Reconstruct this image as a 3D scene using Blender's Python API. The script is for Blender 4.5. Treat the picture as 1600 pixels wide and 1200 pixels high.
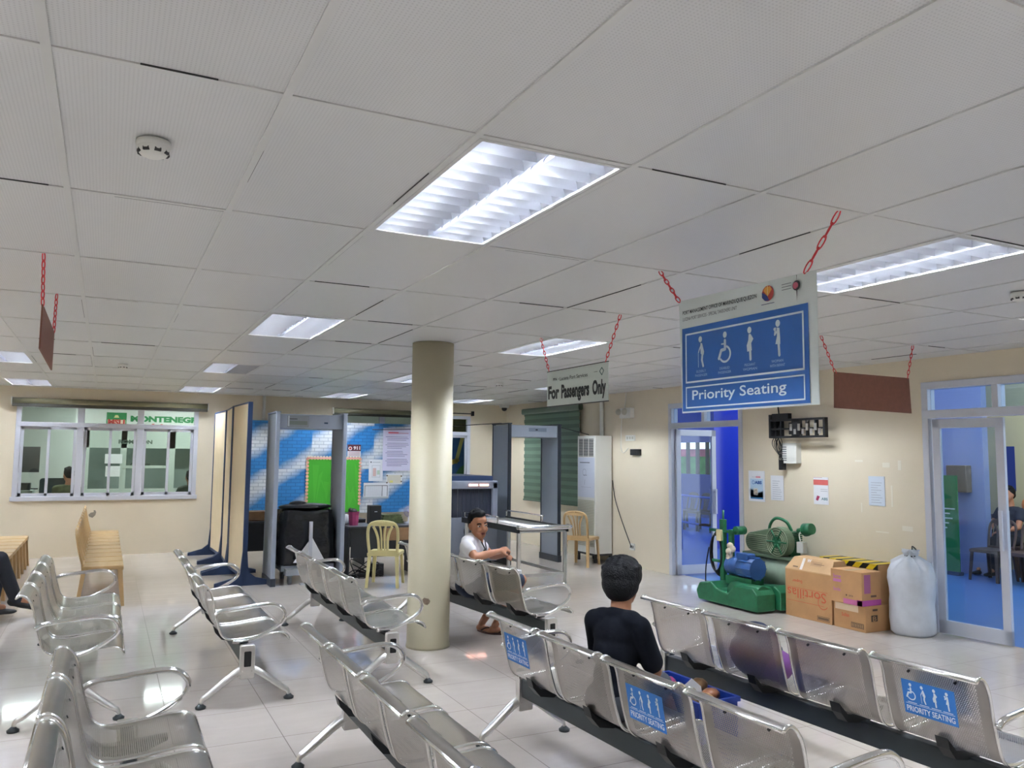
import bpy, bmesh, math, random
from mathutils import Vector, Matrix
PI = math.pi
random.seed(7)
for o in list(bpy.data.objects): bpy.data.objects.remove(o)
SC = bpy.context.scene
COL = SC.collection

# ------------------------------------------------------------------ camera
CAMH = 1.684
cd = bpy.data.cameras.new('camera'); cam = bpy.data.objects.new('camera', cd); COL.objects.link(cam)
yaw, pitch, roll = 0.465733, 0.088514, 0.009990
fw = Vector((math.sin(yaw)*math.cos(pitch), math.cos(yaw)*math.cos(pitch), math.sin(pitch)))
r0 = Vector((math.cos(yaw), -math.sin(yaw), 0)); u0 = r0.cross(fw)
rr = r0*math.cos(roll) + u0*math.sin(roll); uu = -r0*math.sin(roll) + u0*math.cos(roll)
M = Matrix((( rr.x, uu.x, -fw.x, 0), (rr.y, uu.y, -fw.y, 0), (rr.z, uu.z, -fw.z, CAMH), (0, 0, 0, 1)))
cam.matrix_world = M
cd.sensor_width = 36; cd.sensor_fit = 'HORIZONTAL'; cd.lens = 36*1253.7/1600
cd.clip_start = 0.05; cd.clip_end = 200
SC.camera = cam

# ------------------------------------------------------------------ world, exposure
W = bpy.data.worlds.new('sky'); SC.world = W; W.use_nodes = True
bg = W.node_tree.nodes['Background']; bg.inputs[0].default_value = (0.80, 0.90, 1.0, 1); bg.inputs[1].default_value = 0.9
SC.view_settings.view_transform = 'Standard'; SC.view_settings.look = 'None'
SC.view_settings.exposure = 1.69; SC.view_settings.gamma = 1; SC.view_settings.use_curve_mapping = False
TUBE = 85.0      # radiance of the fluorescent tubes

# ------------------------------------------------------------------ materials
def srgb(h):
    h = h.lstrip('#'); c = [int(h[i:i+2], 16)/255 for i in (0, 2, 4)]
    return tuple((x/12.92 if x <= .04045 else ((x+.055)/1.055)**2.4) for x in c)+(1,)
MATS = {}
def mat(name, color, rough=.5, metal=0., noise=0., nscale=20., bump=0., bscale=80., emit=0., spec=.5, coat=0., trans=0.):
    if name in MATS: return MATS[name]
    m = bpy.data.materials.new(name); m.use_nodes = True; nt = m.node_tree; b = nt.nodes['Principled BSDF']
    c = srgb(color) if isinstance(color, str) else tuple(color)+((1,) if len(color) == 3 else ())
    b.inputs['Base Color'].default_value = c; b.inputs['Roughness'].default_value = rough; b.inputs['Metallic'].default_value = metal
    b.inputs['Specular IOR Level'].default_value = spec
    if coat: b.inputs['Coat Weight'].default_value = coat; b.inputs['Coat Roughness'].default_value = .1
    if trans: b.inputs['Transmission Weight'].default_value = trans
    if emit: b.inputs['Emission Color'].default_value = c; b.inputs['Emission Strength'].default_value = emit
    tc = None
    if noise or bump: tc = nt.nodes.new('ShaderNodeTexCoord')
    if noise:
        n = nt.nodes.new('ShaderNodeTexNoise'); n.inputs['Scale'].default_value = nscale; n.inputs['Detail'].default_value = 5
        nt.links.new(tc.outputs['Object'], n.inputs['Vector'])
        r = nt.nodes.new('ShaderNodeMapRange'); r.inputs[1].default_value = .3; r.inputs[2].default_value = .7; r.inputs[3].default_value = 1-noise; r.inputs[4].default_value = 1+noise*.5
        mx = nt.nodes.new('ShaderNodeMix'); mx.data_type = 'RGBA'; mx.blend_type = 'MULTIPLY'; mx.inputs[0].default_value = 1
        nt.links.new(n.outputs['Fac'], r.inputs[0]); mx.inputs[6].default_value = c
        nt.links.new(r.outputs[0], mx.inputs[7]); nt.links.new(mx.outputs[2], b.inputs['Base Color'])
    if bump:
        n2 = nt.nodes.new('ShaderNodeTexNoise'); n2.inputs['Scale'].default_value = bscale; n2.inputs['Detail'].default_value = 4
        nt.links.new(tc.outputs['Object'], n2.inputs['Vector'])
        bp = nt.nodes.new('ShaderNodeBump'); bp.inputs['Strength'].default_value = bump; bp.inputs['Distance'].default_value = .01
        nt.links.new(n2.outputs['Fac'], bp.inputs['Height']); nt.links.new(bp.outputs[0], b.inputs['Normal'])
    MATS[name] = m; return m

def N(nt, t, **kw):
    n = nt.nodes.new(t)
    for k, v in kw.items(): setattr(n, k, v)
    return n
def mth(nt, op, a, b=None, c=None):
    n = nt.nodes.new('ShaderNodeMath'); n.operation = op
    for i, v in enumerate((a, b, c)):
        if v is None: continue
        if isinstance(v, (int, float)): n.inputs[i].default_value = v
        else: nt.links.new(v, n.inputs[i])
    return n.outputs[0]

def floor_material():
    m = bpy.data.materials.new('polished_floor_tile'); m.use_nodes = True; nt = m.node_tree; b = nt.nodes['Principled BSDF']
    tc = N(nt, 'ShaderNodeTexCoord'); sp = N(nt, 'ShaderNodeSeparateXYZ'); nt.links.new(tc.outputs['Object'], sp.inputs[0])
    def line(s, off):
        f = mth(nt, 'FRACT', mth(nt, 'DIVIDE', mth(nt, 'SUBTRACT', s, off), .6))
        return mth(nt, 'ABSOLUTE', mth(nt, 'SUBTRACT', mth(nt, 'ABSOLUTE', mth(nt, 'SUBTRACT', f, .5)), .5))
    d = mth(nt, 'MINIMUM', line(sp.outputs[0], 2.2255-6), line(sp.outputs[1], 5.627-12))
    g = mth(nt, 'LESS_THAN', d, .0045)
    # each tile a slightly different tone
    fl = N(nt, 'ShaderNodeVectorMath', operation='FLOOR'); mp = N(nt, 'ShaderNodeMapping'); mp.inputs['Location'].default_value = (-(2.2255-6)/.6, -(5.627-12)/.6, 0); mp.inputs['Scale'].default_value = (1/.6, 1/.6, 1)
    nt.links.new(tc.outputs['Object'], mp.inputs[0]); nt.links.new(mp.outputs[0], fl.inputs[0])
    wn = N(nt, 'ShaderNodeTexWhiteNoise'); nt.links.new(fl.outputs[0], wn.inputs[0])
    ns = N(nt, 'ShaderNodeTexNoise'); ns.inputs['Scale'].default_value = 1.6; ns.inputs['Detail'].default_value = 6; ns.inputs['Distortion'].default_value = 1.5
    mp2 = N(nt, 'ShaderNodeMapping'); mp2.inputs['Scale'].default_value = (1, 3.5, 1); nt.links.new(tc.outputs['Object'], mp2.inputs[0]); nt.links.new(mp2.outputs[0], ns.inputs['Vector'])
    k = mth(nt, 'ADD', mth(nt, 'MULTIPLY', wn.outputs[0], .045), mth(nt, 'MULTIPLY', ns.outputs['Fac'], .16))
    k = mth(nt, 'ADD', k, .87)
    base = N(nt, 'ShaderNodeMix', data_type='RGBA', blend_type='MULTIPLY'); base.inputs[0].default_value = 1
    base.inputs[6].default_value = srgb('#c9c0b8'); nt.links.new(k, base.inputs[7])
    mx = N(nt, 'ShaderNodeMix', data_type='RGBA'); nt.links.new(g, mx.inputs[0]); nt.links.new(base.outputs[2], mx.inputs[6]); mx.inputs[7].default_value = srgb('#6f655c')
    nt.links.new(mx.outputs[2], b.inputs['Base Color'])
    nt.links.new(mth(nt, 'ADD', mth(nt, 'MULTIPLY', ns.outputs['Fac'], .06), mth(nt, 'ADD', mth(nt, 'MULTIPLY', g, .5), .035)), b.inputs['Roughness'])
    b.inputs['IOR'].default_value = 1.55
    return m
def ceiling_material():
    m = bpy.data.materials.new('perforated_ceiling_board'); m.use_nodes = True; nt = m.node_tree; b = nt.nodes['Principled BSDF']
    tc = N(nt, 'ShaderNodeTexCoord'); mp = N(nt, 'ShaderNodeMapping'); mp.inputs['Scale'].default_value = (1/.011, 1/.011, 0); nt.links.new(tc.outputs['Object'], mp.inputs[0])
    fr = N(nt, 'ShaderNodeVectorMath', operation='FRACTION'); nt.links.new(mp.outputs[0], fr.inputs[0])
    ds = N(nt, 'ShaderNodeVectorMath', operation='DISTANCE'); nt.links.new(fr.outputs[0], ds.inputs[0]); ds.inputs[1].default_value = (.5, .5, 0)
    dot = mth(nt, 'LESS_THAN', ds.outputs['Value'], .24)
    ns = N(nt, 'ShaderNodeTexNoise'); ns.inputs['Scale'].default_value = .9; nt.links.new(tc.outputs['Object'], ns.inputs['Vector'])
    k = mth(nt, 'SUBTRACT', mth(nt, 'ADD', mth(nt, 'MULTIPLY', ns.outputs['Fac'], .08), .95), mth(nt, 'MULTIPLY', dot, .16))
    mx = N(nt, 'ShaderNodeMix', data_type='RGBA', blend_type='MULTIPLY'); mx.inputs[0].default_value = 1; mx.inputs[6].default_value = srgb('#d2d2d1'); nt.links.new(k, mx.inputs[7])
    nt.links.new(mx.outputs[2], b.inputs['Base Color']); b.inputs['Roughness'].default_value = .38
    return m
def perforated_steel():
    m = bpy.data.materials.new('perforated_steel'); m.use_nodes = True; nt = m.node_tree; b = nt.nodes['Principled BSDF']
    b.inputs['Metallic'].default_value = 1; b.inputs['Roughness'].default_value = .30
    uv = N(nt, 'ShaderNodeUVMap'); sp = N(nt, 'ShaderNodeSeparateXYZ'); nt.links.new(uv.outputs[0], sp.inputs[0])
    tc = N(nt, 'ShaderNodeTexCoord'); ns = N(nt, 'ShaderNodeTexNoise'); ns.inputs['Scale'].default_value = 9; ns.inputs['Detail'].default_value = 6; nt.links.new(tc.outputs['Object'], ns.inputs['Vector'])
    cr = N(nt, 'ShaderNodeMix', data_type='RGBA'); nt.links.new(ns.outputs['Fac'], cr.inputs[0]); cr.inputs[6].default_value = (.40, .375, .345, 1); cr.inputs[7].default_value = (.50, .475, .44, 1)
    nt.links.new(cr.outputs[2], b.inputs['Base Color'])
    nt.links.new(mth(nt, 'ADD', mth(nt, 'MULTIPLY', ns.outputs['Fac'], .06), .27), b.inputs['Roughness'])
    # staggered round holes, pitch 9 mm, with a plain margin all round
    P = .0095
    row = mth(nt, 'FLOOR', mth(nt, 'DIVIDE', sp.outputs[1], P*.87))
    sh = mth(nt, 'MULTIPLY', mth(nt, 'MODULO', row, 2.), .5)
    fx = mth(nt, 'SUBTRACT', mth(nt, 'FRACT', mth(nt, 'ADD', mth(nt, 'DIVIDE', sp.outputs[0], P), sh)), .5)
    fy = mth(nt, 'SUBTRACT', mth(nt, 'FRACT', mth(nt, 'DIVIDE', sp.outputs[1], P*.87)), .5)
    d = mth(nt, 'SQRT', mth(nt, 'ADD', mth(nt, 'MULTIPLY', fx, fx), mth(nt, 'MULTIPLY', fy, fy)))
    hole = mth(nt, 'LESS_THAN', d, .25)
    inx = mth(nt, 'LESS_THAN', mth(nt, 'ABSOLUTE', mth(nt, 'SUBTRACT', sp.outputs[0], .25)), .195)
    iny = mth(nt, 'MULTIPLY', mth(nt, 'GREATER_THAN', sp.outputs[1], .085), mth(nt, 'LESS_THAN', sp.outputs[1], .80))
    msk = mth(nt, 'MULTIPLY', hole, mth(nt, 'MULTIPLY', inx, iny))
    tr = N(nt, 'ShaderNodeBsdfTransparent'); ms = N(nt, 'ShaderNodeMixShader')
    nt.links.new(msk, ms.inputs[0]); nt.links.new(b.outputs[0], ms.inputs[1]); nt.links.new(tr.outputs[0], ms.inputs[2])
    nt.links.new(ms.outputs[0], nt.nodes['Material Output'].inputs[0])
    return m
def brick_tarp():
    m = bpy.data.materials.new('blue_white_brick_print'); m.use_nodes = True; nt = m.node_tree; b = nt.nodes['Principled BSDF']
    tc = N(nt, 'ShaderNodeTexCoord'); mp = N(nt, 'ShaderNodeMapping'); nt.links.new(tc.outputs['UV'], mp.inputs[0])
    br = N(nt, 'ShaderNodeTexBrick'); br.inputs['Scale'].default_value = 1; br.inputs['Brick Width'].default_value = .16; br.inputs['Row Height'].default_value = .062; br.inputs['Mortar Size'].default_value = .006
    br.inputs['Color1'].default_value = (1, 1, 1, 1); br.inputs['Color2'].default_value = (.86, .86, .86, 1); br.inputs['Mortar'].default_value = (.55, .58, .62, 1)
    nt.links.new(mp.outputs[0], br.inputs['Vector'])
    sp = N(nt, 'ShaderNodeSeparateXYZ'); nt.links.new(tc.outputs['UV'], sp.inputs[0])
    ns = N(nt, 'ShaderNodeTexNoise'); ns.inputs['Scale'].default_value = 3; nt.links.new(tc.outputs['UV'], ns.inputs['Vector'])
    # diagonal colour sweep, restarted on every printed sheet 1.15 m wide and .8 m high
    ux = mth(nt, 'FRACT', mth(nt, 'DIVIDE', sp.outputs[0], 1.15)); uy = mth(nt, 'FRACT', mth(nt, 'DIVIDE', sp.outputs[1], .80))
    t = mth(nt, 'ADD', mth(nt, 'SUBTRACT', ux, uy), mth(nt, 'MULTIPLY', ns.outputs['Fac'], .25))
    w = mth(nt, 'SINE', mth(nt, 'MULTIPLY', t, 5.2))
    w = mth(nt, 'ADD', mth(nt, 'MULTIPLY', w, .5), .5)
    cr = N(nt, 'ShaderNodeValToRGB'); cr.color_ramp.elements[0].position = .05; cr.color_ramp.elements[0].color = srgb('#dfe3e6'); cr.color_ramp.elements[1].position = .68; cr.color_ramp.elements[1].color = srgb('#2e7fc0')
    nt.links.new(w, cr.inputs[0])
    mx = N(nt, 'ShaderNodeMix', data_type='RGBA', blend_type='MULTIPLY'); mx.inputs[0].default_value = 1
    nt.links.new(cr.outputs[0], mx.inputs[6]); nt.links.new(br.outputs['Color'], mx.inputs[7]); nt.links.new(mx.outputs[2], b.inputs['Base Color'])
    b.inputs['Roughness'].default_value = .45
    return m
def glass_material(name, tint, gloss=.10):
    m = bpy.data.materials.new(name); m.use_nodes = True; nt = m.node_tree
    for n in list(nt.nodes):
        if n.type == 'BSDF_PRINCIPLED': nt.nodes.remove(n)
    tr = N(nt, 'ShaderNodeBsdfTransparent'); tr.inputs[0].default_value = tint
    gl = N(nt, 'ShaderNodeBsdfGlossy'); gl.inputs['Roughness'].default_value = .03
    lw = N(nt, 'ShaderNodeLayerWeight'); lw.inputs[0].default_value = .5
    f2 = mth(nt, 'ADD', mth(nt, 'MULTIPLY', mth(nt, 'POWER', lw.outputs['Facing'], 5.), 1-gloss*.5), gloss*.5)
    ms = N(nt, 'ShaderNodeMixShader'); nt.links.new(f2, ms.inputs[0]); nt.links.new(tr.outputs[0], ms.inputs[1]); nt.links.new(gl.outputs[0], ms.inputs[2])
    nt.links.new(ms.outputs[0], nt.nodes['Material Output'].inputs[0])
    return m
def hazard_material():
    m = bpy.data.materials.new('hazard_tape'); m.use_nodes = True; nt = m.node_tree; b = nt.nodes['Principled BSDF']
    tc = N(nt, 'ShaderNodeTexCoord'); sp = N(nt, 'ShaderNodeSeparateXYZ'); nt.links.new(tc.outputs['Object'], sp.inputs[0])
    f = mth(nt, 'FRACT', mth(nt, 'DIVIDE', mth(nt, 'ADD', sp.outputs[1], mth(nt, 'MULTIPLY', sp.outputs[2], 1.)), .17))
    mx = N(nt, 'ShaderNodeMix', data_type='RGBA'); nt.links.new(mth(nt, 'LESS_THAN', f, .5), mx.inputs[0]); mx.inputs[6].default_value = srgb('#e0c020'); mx.inputs[7].default_value = srgb('#16171a')
    nt.links.new(mx.outputs[2], b.inputs['Base Color']); b.inputs['Roughness'].default_value = .35
    return m

m_floor = floor_material(); m_ceil = ceiling_material(); m_perf = perforated_steel(); m_brick = brick_tarp(); m_hazard = hazard_material()
m_wall = mat('painted_wall', '#dacfb8', .6, noise=.05, nscale=1.2, bump=.08, bscale=60)
m_col = mat('painted_column', '#bab298', .5, noise=.06, nscale=3, bump=.06, bscale=50)
m_tbar = mat('ceiling_bar', '#cfcfcc', .4)
m_dark = mat('dark_gap', '#3a3a3a', .8)
m_alu = mat('white_aluminium', '#c9ccd6', .35, metal=.2)
m_chrome = mat('chrome', (.82, .82, .82), .13, 1.)
m_rim = mat('polished_rim', (.80, .80, .78), .2, 1.)
m_cast = mat('cast_aluminium', (.74, .73, .71), .32, 1., noise=.08, nscale=14)
m_beam = mat('dark_grey_beam', '#3c4245', .45, .3)
m_black = mat('black_plastic', '#17191c', .45)
m_glassL = glass_material('office_window_glass', (.86, .90, .88, 1))
m_glassD = glass_material('door_glass', (.74, .82, .90, 1), .12)
m_reflector = mat('mirror_reflector', (.52, .53, .57), .32, 1.)
m_housing = mat('lamp_housing', '#a8a8b0', .5)
m_tube = mat('lit_tube', (.85, .92, 1.0), .5, emit=TUBE)
m_tube_off = mat('unlit_tube', '#cfd0d4', .4)
m_white = mat('white_plastic', '#dcdcd6', .45)
m_red = mat('red_chain_plastic', '#d8323a', .4)
m_paper = mat('white_paper', '#e4e6ea', .6)
m_navy = mat('navy_frame', '#22375c', .45)
m_cardboard = mat('cardboard', '#b98d5f', .7, noise=.10, nscale=6, bump=.1, bscale=30)
m_cream = mat('cream_plastic', '#d9cf96', .35)
m_tan = mat('tan_plastic', '#b8996a', .38, noise=.05, nscale=9)
m_green = mat('green_paint', '#1f6a45', .45, noise=.22, nscale=16, bump=.2, bscale=30)
m_green2 = mat('grey_green_paint', '#62765c', .5, noise=.18, nscale=14, bump=.2, bscale=30)
m_tank = mat('pale_green_tank', '#8b9c88', .5, noise=.12, nscale=9)
m_motor = mat('blue_motor_paint', '#2c5590', .45, noise=.15, nscale=12)

# ------------------------------------------------------------------ mesh helpers
class MB:
    def __init__(s): s.v = []; s.f = []; s.mi = []; s.sm = []; s.uv = {}; s.cur = 0
    def add(s, vs, fs, smooth=False, uvs=None):
        n = len(s.v); s.v += [tuple(v) for v in vs]
        for f in fs:
            s.f.append([i+n for i in f]); s.mi.append(s.cur); s.sm.append(smooth)
            if uvs: s.uv[len(s.f)-1] = [uvs[i] for i in f]
        return s
    def box(s, x0, x1, y0, y1, z0, z1, rot=None, c=None):
        vs = [Vector((x, y, z)) for z in (z0, z1) for y in (y0, y1) for x in (x0, x1)]
        if rot is not None: vs = [rot @ (v-Vector(c))+Vector(c) for v in vs]
        return s.add(vs, [(0, 2, 3, 1), (4, 5, 7, 6), (0, 1, 5, 4), (2, 6, 7, 3), (0, 4, 6, 2), (1, 3, 7, 5)])
    def rbox(s, x0, x1, y0, y1, z0, z1, r=.01, axis='z', seg=4, rot=None, c=None):
        # box with the edges along one axis rounded
        A = {'z': (0, 1, 2), 'x': (1, 2, 0), 'y': (2, 0, 1)}[axis]
        lo = (x0, y0, z0); hi = (x1, y1, z1); a, b, h = A
        pts = []
        for (cx, cy, st) in ((hi[a]-r, hi[b]-r, 0), (lo[a]+r, hi[b]-r, 1), (lo[a]+r, lo[b]+r, 2), (hi[a]-r, lo[b]+r, 3)):
            for k in range(seg+1):
                t = (st+k/seg)*PI/2; pts.append((cx+r*math.cos(t), cy+r*math.sin(t)))
        vs = []
        for z in (lo[h], hi[h]):
            for p in pts:
                v = [0, 0, 0]; v[a] = p[0]; v[b] = p[1]; v[h] = z; vs.append(Vector(v))
        if rot is not None: vs = [rot @ (v-Vector(c))+Vector(c) for v in vs]
        n = len(pts)
        return s.add(vs, [tuple(reversed(range(n))), tuple(range(n, 2*n))]+[(i, (i+1) % n, n+(i+1) % n, n+i) for i in range(n)])
    def cyl(s, a, b, r, r2=None, seg=16, cap=True, smooth=True):
        a = Vector(a); b = Vector(b); r2 = r if r2 is None else r2; d = (b-a).normalized()
        u = d.orthogonal().normalized(); w = d.cross(u)
        vs = [p+(u*math.cos(2*PI*i/seg)+w*math.sin(2*PI*i/seg))*q for p, q in ((a, r), (b, r2)) for i in range(seg)]
        s.add(vs, [(i, (i+1) % seg, seg+(i+1) % seg, seg+i) for i in range(seg)], smooth)
        if cap:
            n = len(s.v)-2*seg
            s.f.append([n+i for i in reversed(range(seg))]); s.mi.append(s.cur); s.sm.append(False)
            s.f.append([n+seg+i for i in range(seg)]); s.mi.append(s.cur); s.sm.append(False)
        return s
    def tube(s, pts, r, seg=8, closed=False, flat=None, up=None):
        # sweep along a path; r may be a list; flat scales the section along its second axis
        P = [Vector(p) for p in pts]; n = len(P); R = r if isinstance(r, (list, tuple)) else [r]*n
        vs = []; prev = None
        for i in range(n):
            if closed: d = (P[(i+1) % n]-P[i-1]).normalized()
            else: d = (P[min(i+1, n-1)]-P[max(i-1, 0)]).normalized()
            if up is not None: u = Vector(up); u = (u-d*u.dot(d)).normalized()
            elif prev is None: u = d.orthogonal().normalized()
            else:
                u = prev-d*prev.dot(d); u = u.normalized() if u.length > 1e-6 else d.orthogonal().normalized()
            prev = u; w = d.cross(u); k = flat if flat else 1
            for j in range(seg):
                t = 2*PI*j/seg; vs.append(P[i]+u*math.cos(t)*R[i]+w*math.sin(t)*R[i]*k)
        fs = [(i*seg+j, i*seg+(j+1) % seg, ((i+1) % n)*seg+(j+1) % seg, ((i+1) % n)*seg+j) for i in range(n if closed else n-1) for j in range(seg)]
        s.add(vs, fs, True)
        if not closed:
            k = len(s.v)-n*seg
            for lst in ([k+i for i in reversed(range(seg))], [k+(n-1)*seg+i for i in range(seg)]):
                s.f.append(lst); s.mi.append(s.cur); s.sm.append(False)
        return s
    def prism(s, poly, lo, hi, axis='y'):
        # poly in the two other axes: y -> (x,z), x -> (y,z), z -> (x,y)
        def mk(p, h): return {'y': (p[0], h, p[1]), 'x': (h, p[0], p[1]), 'z': (p[0], p[1], h)}[axis]
        n = len(poly); vs = [mk(p, lo) for p in poly]+[mk(p, hi) for p in poly]
        return s.add(vs, [tuple(range(n)), tuple(reversed(range(n, 2*n)))]+[(i, n+i, n+(i+1) % n, (i+1) % n) for i in range(n)])
    def lathe(s, prof, c=(0, 0, 0), seg=24, a0=0, smooth=True):
        vs = [(c[0]+r*math.cos(2*PI*j/seg), c[1]+r*math.sin(2*PI*j/seg), c[2]+z) for r, z in prof for j in range(seg)]
        n = len(prof)
        s.add(vs, [(i*seg+j, i*seg+(j+1) % seg, (i+1)*seg+(j+1) % seg, (i+1)*seg+j) for i in range(n-1) for j in range(seg)], smooth)
        return s
    def ell(s, c, r, seg=14, rings=8, rot=None):
        vs = []
        for i in range(rings+1):
            t = PI*i/rings
            for j in range(seg):
                v = Vector((r[0]*math.sin(t)*math.cos(2*PI*j/seg), r[1]*math.sin(t)*math.sin(2*PI*j/seg), -r[2]*math.cos(t)))
                if rot is not None: v = rot @ v
                vs.append(v+Vector(c))
        return s.add(vs, [(i*seg+j, i*seg+(j+1) % seg, (i+1)*seg+(j+1) % seg, (i+1)*seg+j) for i in range(rings) for j in range(seg)], True)
    def build(s, name, mats, parent=None, loc=None, bevel=0, fix=True):
        me = bpy.data.meshes.new(name); me.from_pydata(s.v, [], s.f)
        if s.uv:
            l = me.uv_layers.new(name='UVMap')
            for pi, p in enumerate(me.polygons):
                if pi in s.uv:
                    for k, li in enumerate(p.loop_indices): l.data[li].uv = s.uv[pi][k]
        for p, mi, sm in zip(me.polygons, s.mi, s.sm): p.material_index = mi; p.use_smooth = sm
        if not isinstance(mats, (list, tuple)): mats = [mats]
        for m in mats: me.materials.append(m)
        if fix and not s.uv:
            bm = bmesh.new(); bm.from_mesh(me); bmesh.ops.recalc_face_normals(bm, faces=bm.faces); bm.to_mesh(me); bm.free()
        me.update()
        o = bpy.data.objects.new(name, me); COL.objects.link(o)
        if parent: o.parent = parent
        if loc: o.location = loc
        if bevel:
            b = o.modifiers.new('bevel', 'BEVEL'); b.width = bevel; b.segments = 2; b.limit_method = 'ANGLE'; b.angle_limit = math.radians(50)
        return o
def tag(o, label=None, cat=None, group=None, kind=None):
    if label: o['label'] = label
    if cat: o['category'] = cat
    if group: o['group'] = group
    if kind: o['kind'] = kind
    return o
def thing(name, label, cat, loc=(0, 0, 0), rz=0, group=None):
    o = bpy.data.objects.new(name, None); COL.objects.link(o); o.location = loc; o.rotation_euler = (0, 0, rz); o.empty_display_size = .1
    return tag(o, label, cat, group)
def struct(o): o['kind'] = 'structure'; return o
def copy_tree(o, parent=None):
    c = o.copy(); COL.objects.link(c)
    if parent: c.parent = parent
    for ch in CH.get(o.name, [x for x in bpy.data.objects if x.parent == o]): copy_tree(ch, c)
    return c
CH = {}

def smooth_path(pts, n=6):
    P = [Vector(p) for p in pts]; out = []
    for i in range(len(P)-1):
        a = P[max(i-1, 0)]; b = P[i]; c = P[i+1]; d = P[min(i+2, len(P)-1)]
        for k in range(n):
            t = k/n; out.append(.5*((2*b)+(c-a)*t+(2*a-5*b+4*c-d)*t*t+(3*b-a-3*c+d)*t**3))
    out.append(P[-1]); return out

# ---- flat print on a surface: shapes laid in metres on a plane (u right, v up)
_txt = {}
def text_geo(s, bold=0.):
    k = (s, bold)
    if k in _txt: return _txt[k]
    cu = bpy.data.curves.new('t', 'FONT'); cu.body = s; cu.offset = bold; cu.resolution_u = 3; cu.align_x = 'LEFT'
    o = bpy.data.objects.new('t', cu); COL.objects.link(o); dg = bpy.context.evaluated_depsgraph_get(); dg.update()
    me = bpy.data.meshes.new_from_object(o.evaluated_get(dg))
    vs = [(v.co.x, v.co.y) for v in me.vertices]; fs = [tuple(p.vertices) for p in me.polygons]
    bpy.data.objects.remove(o); bpy.data.curves.remove(cu); bpy.data.meshes.remove(me)
    _txt[k] = (vs, fs); return _txt[k]
class Print:
    def __init__(s, org, R, U, off=.0012):
        s.o = Vector(org); s.R = Vector(R).normalized(); s.U = Vector(U).normalized(); s.Nn = s.R.cross(s.U); s.b = MB(); s.m = []; s.k = 1; s.off = off
    def _mi(s, col):
        m = mat('print_'+col.strip('#'), col, .55) if isinstance(col, str) else col
        if m not in s.m: s.m.append(m)
        s.b.cur = s.m.index(m)
    def put(s, vs, fs, col):
        s._mi(col); s.b.add([s.o+s.R*u+s.U*v+s.Nn*(s.off*s.k) for u, v in vs], fs)
    def up(s): s.k += 1; return s
    def rect(s, x0, y0, x1, y1, col): s.put([(x0, y0), (x1, y0), (x1, y1), (x0, y1)], [(0, 1, 2, 3)], col)
    def poly(s, pts, col): s.put(pts, [tuple(range(len(pts)))], col)
    def disc(s, x, y, r, col, ry=None, n=20): s.put([(x+r*math.cos(2*PI*i/n), y+(ry or r)*math.sin(2*PI*i/n)) for i in range(n)], [tuple(range(n))], col)
    def ring(s, x, y, r0, r1, col, a0=0, a1=2*PI, n=24):
        vs = []
        for i in range(n+1):
            t = a0+(a1-a0)*i/n; vs += [(x+r0*math.cos(t), y+r0*math.sin(t)), (x+r1*math.cos(t), y+r1*math.sin(t))]
        s.put(vs, [(2*i, 2*i+1, 2*i+3, 2*i+2) for i in range(n)], col)
    def line(s, pts, w, col):
        for (a, b) in zip(pts, pts[1:]):
            dx, dy = b[0]-a[0], b[1]-a[1]; L = math.hypot(dx, dy) or 1; nx, ny = -dy/L*w/2, dx/L*w/2
            s.put([(a[0]+nx, a[1]+ny), (a[0]-nx, a[1]-ny), (b[0]-nx, b[1]-ny), (b[0]+nx, b[1]+ny)], [(0, 1, 2, 3)], col)
        for p in pts: s.disc(p[0], p[1], w/2, col, n=10)
    def frame(s, x0, y0, x1, y1, w, col):
        s.rect(x0, y0, x1, y0+w, col); s.rect(x0, y1-w, x1, y1, col); s.rect(x0, y0, x0+w, y1, col); s.rect(x1-w, y0, x1, y1, col)
    def text(s, t, x0, y0, x1, y1, col, bold=0., shear=0.):
        vs, fs = text_geo(t, bold)
        if not vs: return
        a = min(v[0] for v in vs); b = max(v[0] for v in vs); c = min(v[1] for v in vs); d = max(v[1] for v in vs)
        out = []
        for v in vs:
            q = (v[1]-c)/(d-c or 1); out.append((x0+(v[0]-a)/(b-a or 1)*(x1-x0)+shear*q, y0+q*(y1-y0)))
        s.put(out, fs, col)
    def serif(s, t, x0, y0, x1, y1, col, bold=.02, k=.12):
        # slab serifs added under and over the capital stems of the line of text
        s.text(t, x0, y0, x1, y1, col, bold)
    def build(s, name='print', parent=None):
        return s.b.build(name, s.m, parent, fix=False)

def pict_elder(p, x, y, h, c):      # bent person with a stick, facing left
    p.disc(x-.03*h, y+.90*h, .085*h, c, .10*h); p.poly([(x-.02*h, y+.78*h), (x+.06*h, y+.76*h), (x+.15*h, y+.48*h), (x+.13*h, y+.38*h), (x-.01*h, y+.42*h), (x-.03*h, y+.62*h)], c)
    p.line([(x+.0*h, y+.70*h), (x-.09*h, y+.55*h), (x-.12*h, y+.48*h)], .045*h, c); p.line([(x+.07*h, y+.42*h), (x+.04*h, y+.22*h), (x+.10*h, y+.02*h)], .085*h, c)
    p.line([(x-.13*h, y+.48*h), (x-.13*h, y+.0*h)], .022*h, c)
def pict_wheel(p, x, y, h, c):
    p.disc(x+.03*h, y+.90*h, .085*h, c, .10*h); p.line([(x+.03*h, y+.72*h), (x+.03*h, y+.45*h), (x-.14*h, y+.43*h), (x-.25*h, y+.18*h)], .10*h, c)
    p.line([(x+.02*h, y+.62*h), (x-.12*h, y+.62*h)], .05*h, c); p.ring(x+.02*h, y+.30*h, .21*h, .275*h, c, -2.6, 1.3)
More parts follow.
